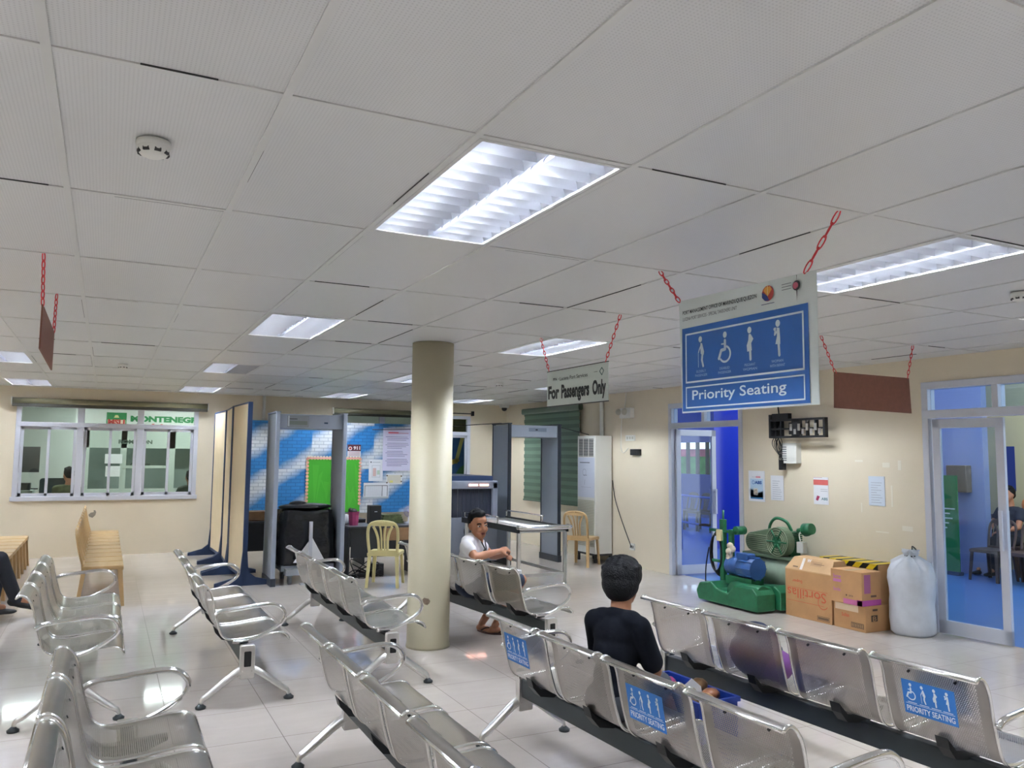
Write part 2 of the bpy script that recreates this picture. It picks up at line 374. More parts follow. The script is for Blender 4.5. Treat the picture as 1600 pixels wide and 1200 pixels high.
def pict_preg(p, x, y, h, c, dot='#2b61a8'):
    p.disc(x, y+.90*h, .085*h, c, .10*h); p.poly([(x-.03*h, y+.78*h), (x+.05*h, y+.78*h), (x+.16*h, y+.62*h), (x+.07*h, y+.50*h), (x+.09*h, y+.28*h), (x-.10*h, y+.26*h), (x-.12*h, y+.45*h), (x-.05*h, y+.60*h)], c)
    p.line([(x+.02*h, y+.30*h), (x+.03*h, y+.02*h)], .09*h, c)
def pict_infant(p, x, y, h, c):
    p.disc(x+.04*h, y+.91*h, .085*h, c, .10*h); p.poly([(x, y+.80*h), (x+.10*h, y+.78*h), (x+.12*h, y+.50*h), (x+.12*h, y+.32*h), (x-.06*h, y+.34*h), (x, y+.55*h)], c)
    p.line([(x+.03*h, y+.72*h), (x-.08*h, y+.60*h), (x-.05*h, y+.78*h)], .055*h, c); p.disc(x-.08*h, y+.76*h, .045*h, c); p.line([(x+.06*h, y+.34*h), (x+.08*h, y+.02*h)], .085*h, c)

# ------------------------------------------------------------------ room shell
H = 2.69; XR = 7.30; YB = 14.75; XL = -6.5; YF = -4.2; T = .16
def wall_with_holes(name, axis, pos, thick, u0, u1, z1, holes, m):
    # axis 'x': wall in the plane x = pos, running along y; holes as (u0, u1, z0, z1)
    b = MB(); us = sorted({u0, u1}|{h[0] for h in holes}|{h[1] for h in holes}); zs = sorted({0, z1}|{h[2] for h in holes}|{h[3] for h in holes})
    for i in range(len(us)-1):
        for j in range(len(zs)-1):
            cu = (us[i]+us[i+1])/2; cz = (zs[j]+zs[j+1])/2
            if any(h[0] < cu < h[1] and h[2] < cz < h[3] for h in holes): continue
            if axis == 'x': b.box(pos, pos+thick, us[i], us[i+1], zs[j], zs[j+1])
            else: b.box(us[i], us[i+1], pos, pos+thick, zs[j], zs[j+1])
    return struct(b.build(name, m))
struct(MB().box(XL, XR+T, YF, YB+T, -.12, 0).build('floor', m_floor))
wall_with_holes('wall_right', 'x', XR, T, YF, YB, H+.35, [(7.90, 9.42, 0, 2.45), (3.84, 5.34, 0, 2.45)], m_wall)
wall_with_holes('wall_back', 'y', YB, T, XL, XR, H+.35, [(-1.27, 1.37, .93, 2.42), (3.75, 6.47, .93, 2.44)], m_wall)
struct(MB().box(XL-T, XL, YF, YB, 0, H+.35).build('wall_left', m_wall))
struct(MB().box(XL, XR, YF-T, YF, 0, H+.35).build('wall_front', m_wall))
# suspended ceiling: boards and bars; open cells hold the lamps
GX, GY, DX, DY = -.1845, 2.25, .5926, 1.22
lampcells = [(i, j) for i in (-10, -6, -2, 2, 6, 10) for j in (-3, 0, 3, 6, 9) if XL+.1 < GX+i*DX and GX+(i+1)*DX < XR]
b = MB()
for i in range(-11, 13):
    for j in range(-6, 11):
        if (i, j) in lampcells: continue
        x0 = max(GX+i*DX, XL); x1 = min(GX+(i+1)*DX, XR); y0 = max(GY+j*DY, YF); y1 = min(GY+(j+1)*DY, YB)
        if x1 <= x0 or y1 <= y0: continue
        b.box(x0, x1, y0, y1, H+.004, H+.02)
struct(b.build('ceiling', m_ceil))
b = MB(); r = random.Random(3)
for i in range(-11, 14):
    x = GX+i*DX
    if x > XR-.02 or x < XL: continue
    b.box(x-.012, x+.012, YF, YB, H-.002, H+.006)
for j in range(-6, 12):
    y = GY+j*DY
    if y > YB-.02 or y < YF: continue
    b.box(XL, XR, y-.012, y+.012, H-.0005, H+.006)
# open joints beside the bars
b.cur = 1
for i in range(-4, 13):
    x = GX+i*DX
    for j in range(-2, 11):
        y = GY+j*DY
        if r.random() < .45:
            s = r.choice((-1, 1)); l0 = r.uniform(0, .35)*DX; l1 = r.uniform(.5, 1)*DX; w = r.uniform(.001, .0022)
            if y < YB-.05: b.box(x+.02+l0, min(x+l1, XR-.01), y+s*.0135-w/2, y+s*.0135+w/2, H-.001, H+.0045)
        if r.random() < .35:
            s = r.choice((-1, 1)); l0 = r.uniform(0, .4)*DY; l1 = r.uniform(.6, 1)*DY; w = r.uniform(.0008, .002)
            if y+l1 < YB and x < XR-.05: b.box(x+s*.0135-w/2, x+s*.0135+w/2, y+.02+l0, y+l1, H-.001, H+.0045)
struct(b.build('trim_ceiling_grid', [m_tbar, m_dark]))
struct(MB().box(XL-T, XR+T, YF-T, YB+T, H+.35, H+.45).build('ceiling_slab', m_housing)).name = 'ceiling.001'
b = MB()
for x in (2.465,): b.cyl((x, YB-.035, 2.27), (x, YB-.035, H), .028, seg=12)
struct(b.build('trim_pipe', m_white))
b = MB(); b.cyl((XR-.04, 11.14, 2.0), (XR-.04, 11.14, H), .035, seg=12)
struct(b.build('trim_pipe.001', m_white))

# ------------------------------------------------------------------ recessed ceiling lamps
def make_lamp(cell_label, half=False):
    t = thing('ceiling_lamp', cell_label, 'ceiling lamp', group='recessed louvre lamps in the ceiling')
    w, l, d = DX-.03, DY-.03, .11
    h = MB(); x0, x1, y0, y1 = -w/2, w/2, -l/2, l/2
    h.box(x0, x1, y0, y1, d, d+.01); h.box(x0-.004, x0, y0, y1, 0, d+.01); h.box(x1, x1+.004, y0, y1, 0, d+.01); h.box(x0, x1, y0-.004, y0, 0, d+.01); h.box(x0, x1, y1, y1+.004, 0, d+.01)
    h.build('housing', m_housing, t)
    f = MB()
    for (a, bb, c, e) in ((x0, x1, y0, y0+.016), (x0, x1, y1-.016, y1), (x0, x0+.016, y0, y1), (x1-.016, x1, y0, y1)): f.box(a, bb, c, e, -.004, .004)
    f.build('frame', m_tbar, t)
    for s in (-1, 1):
        cx = s*w/4
        lit = not (half and s > 0)
        MB().cyl((cx, y0+.03, d-.028), (cx, y1-.03, d-.028), .013, seg=10).build('tube', m_tube if lit else m_tube_off, t)
        lv = MB(); a0 = cx-w/4+.014; a1 = cx+w/4-.012
        # curved side reflectors
        for (xa, xb) in ((a0, a0+.055), (a1, a1-.055)):
            n = 5; vs = []; fs = []
            for k in range(n+1):
                q = k/n; xx = xa+(xb-xa)*(q**2); zz = .002+.07*q
                vs += [(xx, y0+.016, zz), (xx, y1-.016, zz)]
            for k in range(n): fs.append((2*k, 2*k+1, 2*k+3, 2*k+2))
            lv.add(vs, fs, True)
        nb = 12
        for k in range(nb+1):
            y = y0+.02+(l-.04)*k/nb; n = 5
            for sg in (-1, 1):          # each blade is a V: two curved faces that meet at the lower edge
                vs = []; fs = []
                for q in range(n+1):
                    tt = q/n; yy = y+sg*.016*tt**1.6; vs += [(a0, yy, .002+.05*tt), (a1, yy, .002+.05*tt)]
                for q in range(n): fs.append((2*q, 2*q+1, 2*q+3, 2*q+2))
                lv.add(vs, fs, True)
        o = lv.build('louvre', m_reflector, t, fix=False)
    return t
protos = {}
WHERE = {(-2, 6): 'lit louvre lamp in the ceiling at the far left, the nearer of the two there', (-2, 9): 'lit louvre lamp beside the back wall at the far left, left of the window blind',
 (2, 0): 'large bright louvre lamp nearest the camera, in the middle of the ceiling', (2, 3): 'lit louvre lamp in the ceiling left of the round column top',
 (2, 6): 'louvre lamp with only its left half lit, right half dark', (2, 9): 'lit louvre lamp close to the back wall above the left end of the partition screens',
 (6, 0): 'long bright louvre lamp behind the big priority seating sign at the right', (6, 3): 'lit louvre lamp behind the chain of the passengers sign', (6, 6): 'lit louvre lamp half hidden by the left side of the column top',
 (6, 9): 'lit louvre lamp near the back wall above the silver metal detector', (10, 3): 'lit louvre lamp hidden behind the hanging priority seating sign', (10, 6): 'thin lit louvre lamp just left of the passengers sign', (10, 9): 'lit louvre lamp near the back corner just right of the column'}
for (i, j) in lampcells:
    half = (i, j) == (2, 6)
    lab = WHERE.get((i, j), 'lit louvre lamp in the ceiling outside the view')
    if half not in protos:
        t = make_lamp(lab, half); protos[half] = t; CH[t.name] = [x for x in bpy.data.objects if x.parent == t]
    else: t = copy_tree(protos[half])
    t['label'] = lab; t.location = (GX+(i+.5)*DX, GY+(j+.5)*DY, H+.003)
# ------------------------------------------------------------------ round column
t = thing('round_column', 'cream painted round column standing between the bench rows', 'column', (2.62, 6.82, 0))
c = MB(); c.lathe([(0, 0), (.194, 0), (.194, .02), (.188, .03), (.188, H), (0, H)], seg=48); c.build('shaft', m_col, t)
# chipped paint patch facing the bench row
ch = MB(); pts = [(.02, .02), (.035, .0), (.028, -.02), (.01, -.035), (-.012, -.03), (-.03, -.01), (-.035, .012), (-.018, .028), (.0, .022)]
vs = []
a0 = math.atan2(-6.86, -2.545)-.12
for (u, v) in pts: vs.append((.1895*math.cos(a0+u/.1895), .1895*math.sin(a0+u/.1895), .42+v*1.0))
ch.add(vs, [tuple(range(len(vs)))]); ch.build('paint_chip', mat('bare_concrete', '#8d7d6c', .9, noise=.2, nscale=60), t)

# ------------------------------------------------------------------ windows in the back wall
def window(n, x0, x1, z0, z1, zt, bays, glass):
    w = thing('window_%d' % n, 'aluminium framed sliding window', 'window'); w['kind'] = 'structure'
    for k in ('label', 'category'): del w[k]
    f = MB(); y0, y1 = YB-.01, YB+.07
    f.box(x0-.04, x1+.04, y0-.02, y1, z0-.04, z0+.03); f.box(x0-.02, x1+.02, y0-.003, y1+.003, z1-.05, z1+.01); f.box(x0-.02, x0+.05, y0, y1, z0, z1); f.box(x1-.05, x1+.02, y0, y1, z0, z1)
    f.box(x0, x1, y0-.003, y1+.003, zt-.035, zt+.035)
    edges = [x0+(x1-x0)*k/bays for k in range(bays+1)]
    for e in edges[1:-1]: f.box(e-.05, e+.05, y0, y1, z0, z1)
    f.build('window_frame', m_alu, w, bevel=.004)
    for a, bb in zip(edges, edges[1:]):
        a += .055; bb -= .055; mid = (a+bb)/2
        for (c, d, yy) in ((a, mid+.02, YB+.035), (mid-.02, bb, YB+.005)):
            s = MB(); s.box(c, d, yy, yy+.025, z0+.03, z0+.08); s.box(c, d, yy, yy+.025, zt-.08, zt-.035); s.box(c, c+.04, yy, yy+.025, z0+.03, zt-.035); s.box(d-.04, d, yy, yy+.025, z0+.03, zt-.035)
            so = s.build('sash', m_alu, w)
            MB().box(c+.03, d-.03, yy+.01, yy+.015, z0+.07, zt-.07).build('pane', glass, so)
        MB().box(a-.01, bb+.01, YB+.03, YB+.035, zt+.03, z1-.04).build('top_pane', glass, w)
    return w
window(1, -1.27, 1.37, .93, 2.42, 2.10, 3, m_glassL)
window(2, 3.75, 6.47, .93, 2.44, 2.10, 3, m_glassL)
m_blindbox = mat('blind_roll_olive', '#6f6c54', .35, .2)
def rollbox(x0, x1, z, lab, name='roller_blind'):
    t = thing(name, lab, 'blind', ((x0+x1)/2, YB-.06, z))
    L = (x1-x0)/2
    MB().cyl((-L, 0, 0), (L, 0, 0), .052, seg=20).build('rolled_fabric', m_blindbox, t)
    MB().rbox(-L, L, -.035, .035, -.085, -.03, .01, 'x').build('bottom_rail', mat('blind_rail_dark', '#3b3c36', .4), t)
    e = MB(); e.rbox(-L-.012, -L, -.06, .06, -.06, .06, .02, 'x'); e.rbox(L, L+.012, -.06, .06, -.06, .06, .02, 'x'); e.build('end_bracket', m_white, t)
    return t
rollbox(-1.35, 1.52, 2.46, 'rolled up olive blind above the left window of three panes')
rollbox(3.70, 5.2, 2.47, 'rolled up olive blind above the printed brick backdrop, left of the column')
t = thing('blind_rod', 'thin dark curtain rod above the window right of the column', 'rod', (6.1, YB-.05, 2.50))
MB().cyl((-.4, 0, 0), (.42, 0, 0), .01, seg=8).build('rod', m_black, t); MB().box(.40, .44, -.02, .05, -.04, .05).build('rod_bracket', m_black, t)

# ------------------------------------------------------------------ doors in the right wall
def door_frame(n, y0, y1):
    w = thing('door_%d' % n, 'x', 'door'); w['kind'] = 'structure'
    for k in ('label', 'category'): del w[k]
    x0, x1 = XR-.015, XR+.10
    f = MB(); zt = 2.13
    f.box(x0, x1, y0, y0+.07, 0, 2.45); f.box(x0, x1, y1-.07, y1, 0, 2.45); f.box(x0-.003, x1+.003, y0+.001, y1-.001, 2.38, 2.452); f.box(x0-.003, x1+.003, y0+.001, y1-.001, zt-.04, zt+.04)
    m = (y0+y1)/2; f.box(x0, x1, m-.03, m+.03, zt, 2.45)
    f.build('door_frame', m_alu, w, bevel=.005)
    for a, bb in ((y0+.07, m-.03), (m+.03, y1-.07)): MB().box(x0+.05, x0+.056, a, bb, zt+.03, 2.39).build('transom_pane', m_glassD, w)
    return w
def leaf(parent, hinge, ang, width, lab=None, sx=1):
    # leaf modelled from its hinge along local +x
    e = bpy.data.objects.new('door_leaf', None); COL.objects.link(e); e.parent = parent; e.location = hinge; e.rotation_euler = (0, 0, ang)
    f = MB(); h = 2.08; s = .075
    f.box(0, s, -.022, .022, .012, h); f.box(width-s, width, -.022, .022, .012, h); f.box(0, width, -.022, .022, h-.09, h); f.box(0, width, -.022, .022, .012, .14)
    o = f.build('leaf_frame', m_alu, e, bevel=.004)
    MB().box(s-.005, width-s+.005, -.004, .004, .13, h-.08).build('pane', m_glassD, e)
    hd = MB()
    for sg in (-1, 1):
        hd.rbox(width-.055, width-.02, sg*.06-.012, sg*.06+.012, .86, 1.22, .008, 'z')
        for z in (.90, 1.18): hd.cyl((width-.04, sg*.02, z), (width-.04, sg*.06, z), .008, seg=8)
    hd.build('handle', m_alu, e)
    return e
d1 = door_frame(1, 7.90, 9.42)
leaf(d1, (XR+.05, 9.33, 0), math.radians(-4), .69)
leaf(d1, (XR+.05, 7.99, 0), math.radians(10), .69)
d2 = door_frame(2, 3.84, 5.34)
leaf(d2, (XR+.03, 5.25, 0), math.radians(-84), .67)
leaf(d2, (XR+.05, 3.93, 0), math.radians(20), .67)
for d in (d1, d2):
    for o in bpy.data.objects:
        if o.parent == d and o.type == 'EMPTY': pass

# ------------------------------------------------------------------ benches
PR = [(-.035, .768), (-.015, .782), (.012, .775), (.040, .745), (.058, .70), (.072, .63), (.088, .56), (.105, .50), (.125, .445), (.160, .412), (.21, .402), (.30, .405), (.42, .418), (.50, .424), (.545, .418), (.575, .398), (.585, .375)]
PRS = smooth_path([(x, 0, z) for x, z in PR], 3)
PITCH, SW = .565, .50
def make_bench():
    t = thing('waiting_bench', 'x', 'bench')
    ys = [(-1.5+k)*PITCH for k in range(4)]
    m0 = None
    for yc in ys:
        s = MB(); n = len(PRS); vs = []; uvs = []; L = 0; K = 8
        for i, p in enumerate(PRS):
            if i: L += (p-PRS[i-1]).length
            for k in range(K+1):
                q = k/K; vs.append((p.x, -SW/2+SW*q, p.z)); uvs.append((SW*q, L))
        fs = [(i*(K+1)+k, i*(K+1)+k+1, (i+1)*(K+1)+k+1, (i+1)*(K+1)+k) for i in range(n-1) for k in range(K)]
        if m0 is None:
            s.add(vs, fs, True, uvs); so = s.build('seat', m_perf, t, (0, yc, 0)); m0 = so.data
            rm = MB()
            for sg in (-1, 1): rm.tube([(p.x, sg*(SW/2), p.z) for p in PRS], .0085, 8, flat=.8)
            rm.tube([(PRS[0].x, -SW/2, PRS[0].z), (PRS[0].x, SW/2, PRS[0].z)], .007, 8)
            rm.tube([(PRS[-1].x, -SW/2, PRS[-1].z), (PRS[-1].x, SW/2, PRS[-1].z)], .008, 8)
            ro = rm.build('seat_rim', m_rim, so); m1 = ro.data
            br = MB(); br.prism([(.10, .46), (.135, .425), (.16, .40), (.21, .392), (.44, .405), (.44, .39), (.33, .345), (.24, .345), (.16, .36), (.115, .41)], -.03, .03, 'y')
            bo = br.build('seat_bracket', m_black, t, (0, yc, 0)); m2 = bo.data
            bl = MB(); bl.cyl((.040, 0, .722), (.052, 0, .728), .006, seg=8); bq = bl.build('bolt', m_black, so, (0, .11, 0)); m3 = bq.data; bq = bpy.data.objects.new('bolt', m3); COL.objects.link(bq); bq.parent = so; bq.location = (0, -.11, 0)
        else:
            so = bpy.data.objects.new('seat', m0); COL.objects.link(so); so.parent = t; so.location = (0, yc, 0)
            ro = bpy.data.objects.new('seat_rim', m1); COL.objects.link(ro); ro.parent = so
            for yb in (.11, -.11): bq = bpy.data.objects.new('bolt', m3); COL.objects.link(bq); bq.parent = so; bq.location = (0, yb, 0)
            bo = bpy.data.objects.new('seat_bracket', m2); COL.objects.link(bo); bo.parent = t; bo.location = (0, yc, 0)
    MB().rbox(.255, .315, -1.205, 1.205, .245, .352, .008, 'y').build('beam', m_beam, t)
    for s in (-1, 1):
        y = s*1.215
        p = MB(); p.rbox(.237, .333, y-.022, y+.022, .165, .385, .012, 'y'); p.build('post', m_cast, t, bevel=.004)
        MB().rbox(.262, .308, y+s*.022, y+s*.026, .245, .345, .006, 'y').build('end_cap', m_black, t)
        for d in (-1, 1):
            xa = .285+d*.03; xe = .285+d*.285
            l = MB(); l.tube(smooth_path([(xa, y, .225), (xa+d*.06, y, .195), (xe-d*.05, y, .085), (xe-d*.012, y, .06), (xe, y, .03)], 4), [.030, .030, .029, .028, .027, .026, .025, .024, .023, .022, .021, .020, .018, .017, .016, .016, .015], 8, flat=.6, up=(0, 0, 1) if False else None)
            lo = l.build('leg', m_cast, t)
            fp = MB(); fp.lathe([(0, .0), (.033, 0), (.035, .012), (.022, .022), (.014, .03), (0, .03)], (xe, y, 0), 16); fp.build('foot_pad', m_beam, lo)
        a = MB(); ya = s*(2*PITCH-PITCH/2+.0+SW/2-.25+.275)
        ya = s*(1.5*PITCH+SW/2+.018)
        a.tube(smooth_path([(.078, ya, .575), (.12, ya, .60), (.25, ya, .615), (.42, ya, .628), (.50, ya, .612), (.545, ya, .56), (.53, ya, .50), (.44, ya, .44), (.34, ya, .398), (.26, ya, .385), (.20, ya, .39)], 4), .0155, 10, flat=.8)
        a.build('armrest', m_chrome, t)
    CH[t.name] = [o for o in bpy.data.objects if o.parent == t]
    for o in CH[t.name]: CH[o.name] = [q for q in bpy.data.objects if q.parent == o]
    return t
def sticker(seat):
    # blue priority label on the back of one backrest
    p = Print((.052, .125, .545), (0, -1, 0), (-.18, 0, 1), .0008); p.off = .0008
    p.o += p.Nn*.014
    p.rect(0, 0, .25, .155, '#2f78c8'); p.up(); wc = '#e8eef4'
    pict_wheel(p, .04, .062, .08, wc); pict_elder(p, .10, .062, .08, wc); pict_preg(p, .155, .062, .08, wc); pict_infant(p, .21, .062, .08, wc)
    for x in (.02, .078, .134, .188): p.rect(x, .052, x+.045, .055, wc)
    p.rect(.01, .046, .24, .048, wc); p.text('PRIORITY SEATING', .012, .012, .238, .038, wc, .02)
    return p.build('priority_sticker', seat)
def bench(x, y, rz, lab, first=[None]):
    # x: rear feet, y: middle of the row
    if first[0] is None: first[0] = make_bench(); t = first[0]
    else: t = copy_tree(first[0])
    t.location = (x, y, 0); t.rotation_euler = (0, 0, rz); t['label'] = lab; t['group'] = 'perforated steel waiting benches'
    return t
BL = {}
BL[1] = bench(-.42, 7.0, 0, 'steel bench at the left behind the nearest one, brown plastic chair row beyond it')
BL[2] = bench(.635, 7.0, 0, 'steel bench of the far row whose seats point to the foot of the beige screens')
BL[3] = bench(1.645, 6.96, 0, 'steel bench with its near end beside the left of the round column')
BL[4] = bench(1.00, 3.29, 0, 'steel bench without stickers in the near row, just left of the two priority benches')
BL[5] = bench(2.865, 6.92, math.radians(5), 'steel bench behind the column on which the man in the white shirt sits')
BL[6] = bench(2.07, 3.17, math.radians(2), 'steel bench with two blue priority stickers, the boy in black sitting on it')
BL[7] = bench(3.23, 3.27, math.radians(2.5), 'steel bench nearest the cardboard boxes, one blue sticker on its last backrest')
BL[0] = bench(-.13, 3.22, 0, 'nearest steel bench in the bottom left corner, its wide chrome armrest toward us')
BL[8] = bench(-1.36, 7.0, 0, 'steel bench mostly outside the left edge, only its front foot showing')
def seat_of(bn, k):      # k counted from the far end
    s = sorted([o for o in bpy.data.objects if o.parent == BL[bn] and o.name.startswith('seat') and not o.name.startswith('seat_')], key=lambda o: -o.location.y)
    return s[k]
for bn, k in ((6, 0), (6, 2), (7, 3)): sticker(seat_of(bn, k))

# ------------------------------------------------------------------ hanging signs
def chain(parent, a, b, m=m_red, r=.0032, L=.05):
    a = Vector(a); b = Vector(b); d = b-a; n = max(2, int(d.length/(L*.74))); d1 = d.normalized(); u = d1.orthogonal().normalized(); w = d1.cross(u)
    mb = MB()
    for k in range(n):
        c = a+d*((k+.5)/n); s = u if k % 2 else w; hw = .009; hl = (d.length/n)*.5+.006
        pts = [c+d1*(math.cos(t)*hl)+s*(math.sin(t)*hw) for t in [2*PI*i/12 for i in range(12)]]
        mb.tube(pts, r, 5, closed=True)
    o = mb.build('chain', m, parent); return o
m_board = mat('brown_board', '#7d5040', .7, noise=.1, nscale=30)
# priority seating banner
px = 2.63
t = thing('hanging_banner', 'big blue and white Priority Seating banner hanging on red chains', 'sign', (px, 2.86, 1.907))
def L(x, y, z): return (x-px, y-2.86, z-1.907)
bb = MB(); nu, nv = 14, 8; vs = []
for j in range(nv+1):
    for i in range(nu+1):
        u, v = i/nu, j/nv; y = 3.285*(1-u)+2.395*u; z = 1.907+(2.492-.0*u-1.907)*v+(-.018*u*v)
        vs.append(L(px+.002, y+(.02*(1-u)*v), z))
fs = [(j*(nu+1)+i, j*(nu+1)+i+1, (j+1)*(nu+1)+i+1, (j+1)*(nu+1)+i) for j in range(nv) for i in range(nu)]
bb.add(vs, fs); bb.add([(v[0]+.003, v[1], v[2]) for v in vs], fs); n0 = (nu+1)*(nv+1)
bb.build('banner_sheet', mat('banner_vinyl', '#d3dbd8', .4), t)
W_, H_ = .89, .575
p = Print(L(px, 3.285, 1.907), (0, -1, 0), (0, 0, 1), .0012)
BLU = '#205aa2'; WH = '#dfe9ea'
p.rect(.008, .008, W_-.045, .435, BLU); p.up()
p.frame(.035, .150, W_-.07, .405, .009, WH); p.frame(.035, .022, W_-.07, .132, .007, WH)
pict_elder(p, .155, .225, .155, WH); pict_wheel(p, .325, .225, .155, WH); pict_preg(p, .495, .225, .155, WH); pict_infant(p, .665, .225, .16, WH)
for cx, a, c in ((.155, 'ELDERLY', 'PASSENGER'), (.325, 'DISABLED', 'PASSENGER'), (.495, 'PREGNANT', 'WOMAN'), (.665, 'WOMAN', 'WITH INFANT')):
    p.text(a, cx-.035, .198, cx+.035, .210, '#a9c3e0'); p.text(c, cx-.045, .178, cx+.045, .190, '#a9c3e0')
p.text('Priority Seating', .085, .048, .715, .112, WH, .01)
p.text('PORT MANAGEMENT OFFICE OF MARINDUQUE/QUEZON', .015, .503, .545, .526, '#23262c', .015)
p.text('LUCENA PORT SERVICES - SPECIAL TAKEOVERS UNIT', .015, .474, .415, .491, '#23262c', .0)
p.disc(.615, .515, .036, '#b5433c'); p.up(); p.poly([(.58, .525), (.58, .50), (.60, .482), (.625, .481), (.612, .505)], '#2b3a78'); p.poly([(.590, .530), (.615, .500), (.640, .530), (.630, .545), (.60, .545)], '#e0a040')
p.poly([(.612, .505), (.617, .505), (.616, .553), (.613, .553)], '#f2e7b0'); p.rect(.575, .466, .655, .469, '#3a4668')
for k in range(3): p.rect(.70, .512+k*.012, .755, .515+k*.012, '#6d7478')
p.disc(.785, .520, .022, '#23262c'); p.up(); p.disc(.781, .520, .015, '#b0596a'); p.poly([(.787, .565), (.79, .565), (.787, .535)], '#23262c'); p.poly([(.784, .51), (.792, .51), (.787, .45)], '#23262c')
p.build('banner_print', t)
chain(t, L(2.645, 3.482, 2.69), L(px, 3.30, 2.49)); chain(t, L(2.624, 2.262, 2.69), L(px, 2.455, 2.475), L=.07)
# passengers sign
px2 = 3.26
t = thing('hanging_sign', 'small white hanging sign reading For Passengers Only', 'sign', (px2, 5.37, 2.09))
MB().box(-.003, .003, -.455, .455, 0, .285).build('board', [mat('sign_white', '#c9d3ce', .4)], t)
MB().box(-.005, .005, -.457, .457, .285, .291).box(-.005, .005, -.457, .457, -.006, 0).build('edge_strip', m_black, t)
p = Print((-.003, .455, 0), (0, -1, 0), (0, 0, 1)); BK = '#20262b'
for w_, a, c in (('For', .02, .20), ('Passengers', .235, .655), ('Only', .70, .885)):
    vs0 = p.text(w_, a, .055 if w_ == 'For' else .02, c, .165, BK, .045)
p.text('PPA', .10, .205, .165, .228, BK, .03); p.rect(.18, .214, .20, .217, BK); p.text('Lucena Port Services', .21, .200, .63, .230, BK, .01)
p.line([(.80, .225), (.83, .25), (.855, .225), (.83, .195), (.80, .225)], .008, '#3a5a58'); p.line([(.72, .226), (.77, .226)], .003, BK)
p.build('sign_print', t)
chain(t, (.04, .65, .60), (0, .43, .29)); chain(t, (-.03, -.656, .60), (0, -.42, .29))
# brown board seen from the back
t = thing('hanging_sign', 'plain brown back of a hanging sign right of the priority banner', 'sign', (5.83, 4.72, 2.10))
b = MB(); b.prism([(-.475, .0), (.475, -.015), (.455, .295), (-.465, .30)], -.004, .004, 'y'); b.build('board', m_board, t)
chain(t, (-.607, 0, .59), (-.45, 0, .29)); chain(t, (.527, 0, .59), (.44, 0, .29))
# left board seen almost edge on
t = thing('hanging_sign', 'brown backed sign seen nearly edge on at the far left of the ceiling', 'sign', (-.336, 5.32, 2.19))
b = MB(); b.prism([(-.53, .02), (.50, .0), (.515, .245), (-.52, .255)], -.004, .004, 'x'); b.build('board', m_board, t)
chain(t, (0, -.634, .50), (0, -.50, .25)); chain(t, (0, .575, .50), (0, .50, .24))

# ------------------------------------------------------------------ ceiling fittings
def detector(x, y, lab):
    t = thing('smoke_detector', lab, 'smoke detector', (x, y, H-.002), group='round smoke detectors')
    MB().lathe([(0, 0), (.052, 0), (.054, -.014), (.050, -.020)], seg=28).build('base', m_white, t)
    MB().lathe([(.050, -.018), (.049, -.034), (.038, -.046), (.024, -.052), (0, -.053)], seg=28).build('cover', m_white, t)
    s = MB()
    for k in range(8):
        a = 2*PI*k/8+.25; R = Matrix.Rotation(a, 3, 'Z'); s.box(.041, .0485, -.010, .010, -.042, -.031, R, (0, 0, 0))
    s.build('vent_slot', m_dark, t)
    return t
detector(.089, 2.79, 'round smoke detector nearest the camera at the top left of the ceiling')
detector(4.86, 2.88, 'round smoke detector cut by the right edge of the frame')
detector(.122, 10.28, 'small far smoke detector above the left window')
detector(4.88, 10.1, 'far smoke detector on the ceiling just right of the column top')
t = thing('security_camera', 'small dome security camera on the ceiling in the far corner', 'camera', (7.12, 14.5, H))
MB().lathe([(0, 0), (.10, 0), (.10, -.05), (.07, -.06)], seg=20).build('base', m_white, t); MB().ell((0, 0, -.075), (.055, .055, .05)).build('dome', m_black, t)

# ------------------------------------------------------------------ walk-through detectors
m_gateA = mat('gate_panel_silver', '#a3adbe', .35, metal=.15); m_gateB = mat('gate_dark_edge', '#20262f', .4); m_gateC = mat('gate_panel_grey', '#8b929c', .4)
def gate(x0, x1, y0, y1, h, lab, edge, side, foot):
    t = thing('metal_detector_gate', lab, 'metal detector', ((x0+x1)/2, (y0+y1)/2, 0))
    cx, cy = (x0+x1)/2, (y0+y1)/2; a0, a1, b0, b1 = x0-cx, x1-cx, y0-cy, y1-cy; w = .055
    for s, (c, d) in ((-1, (a0, a0+w)), (1, (a1-w, a1))):
        MB().box(c+.006, d-.006, b0+.03, b1-.03, .10, h-.01).build('side_panel', side, t)
        e = MB(); e.rbox(c, d, b0, b0+.035, .10, h, .012, 'z'); e.rbox(c, d, b1-.035, b1, .10, h, .012, 'z'); e.build('edge_profile', edge, t)
        MB().box(c-.005, d+.005, b0-.01, b1+.01, 0, .10).build('foot', foot, t)
        MB().box(c-.004, d+.004, b0-.004, b1+.004, h, h+.018).build('cap', foot if edge != m_gateA else m_gateA, t)
    MB().rbox(a0+w, a1-w, b0+.05, b1-.05, h-.20, h-.01, .01, 'x').build('crossbar', m_gateC if edge != m_gateA else m_gateA, t)
    return t, a0, a1, b0, b1
t, a0, a1, b0, b1 = gate(1.925, 2.855, 10.55, 11.15, 2.20, 'silver blue walk-through metal detector beside the beige screens', m_gateA, m_gateC, mat('gate_foot', '#3b4350', .5))
p = MB(); p.rbox(a0+.15, a0+.42, b0+.012, b0+.05, 2.02, 2.17, .006, 'y'); p.build('display_box', mat('display_grey', '#8d949b', .4), t)
p = Print((a0+.15, b0+.011, 2.0), (1, 0, 0), (0, 0, 1)); p.rect(.02, .12, .12, .128, '#20242a'); p.rect(.02, .05, .25, .10, '#79827c'); p.rect(.0, .03, .02, .165, '#c3cbd2')
p.rect(.47, .07, .52, .09, '#2c4a66'); p.build('display_print', t)
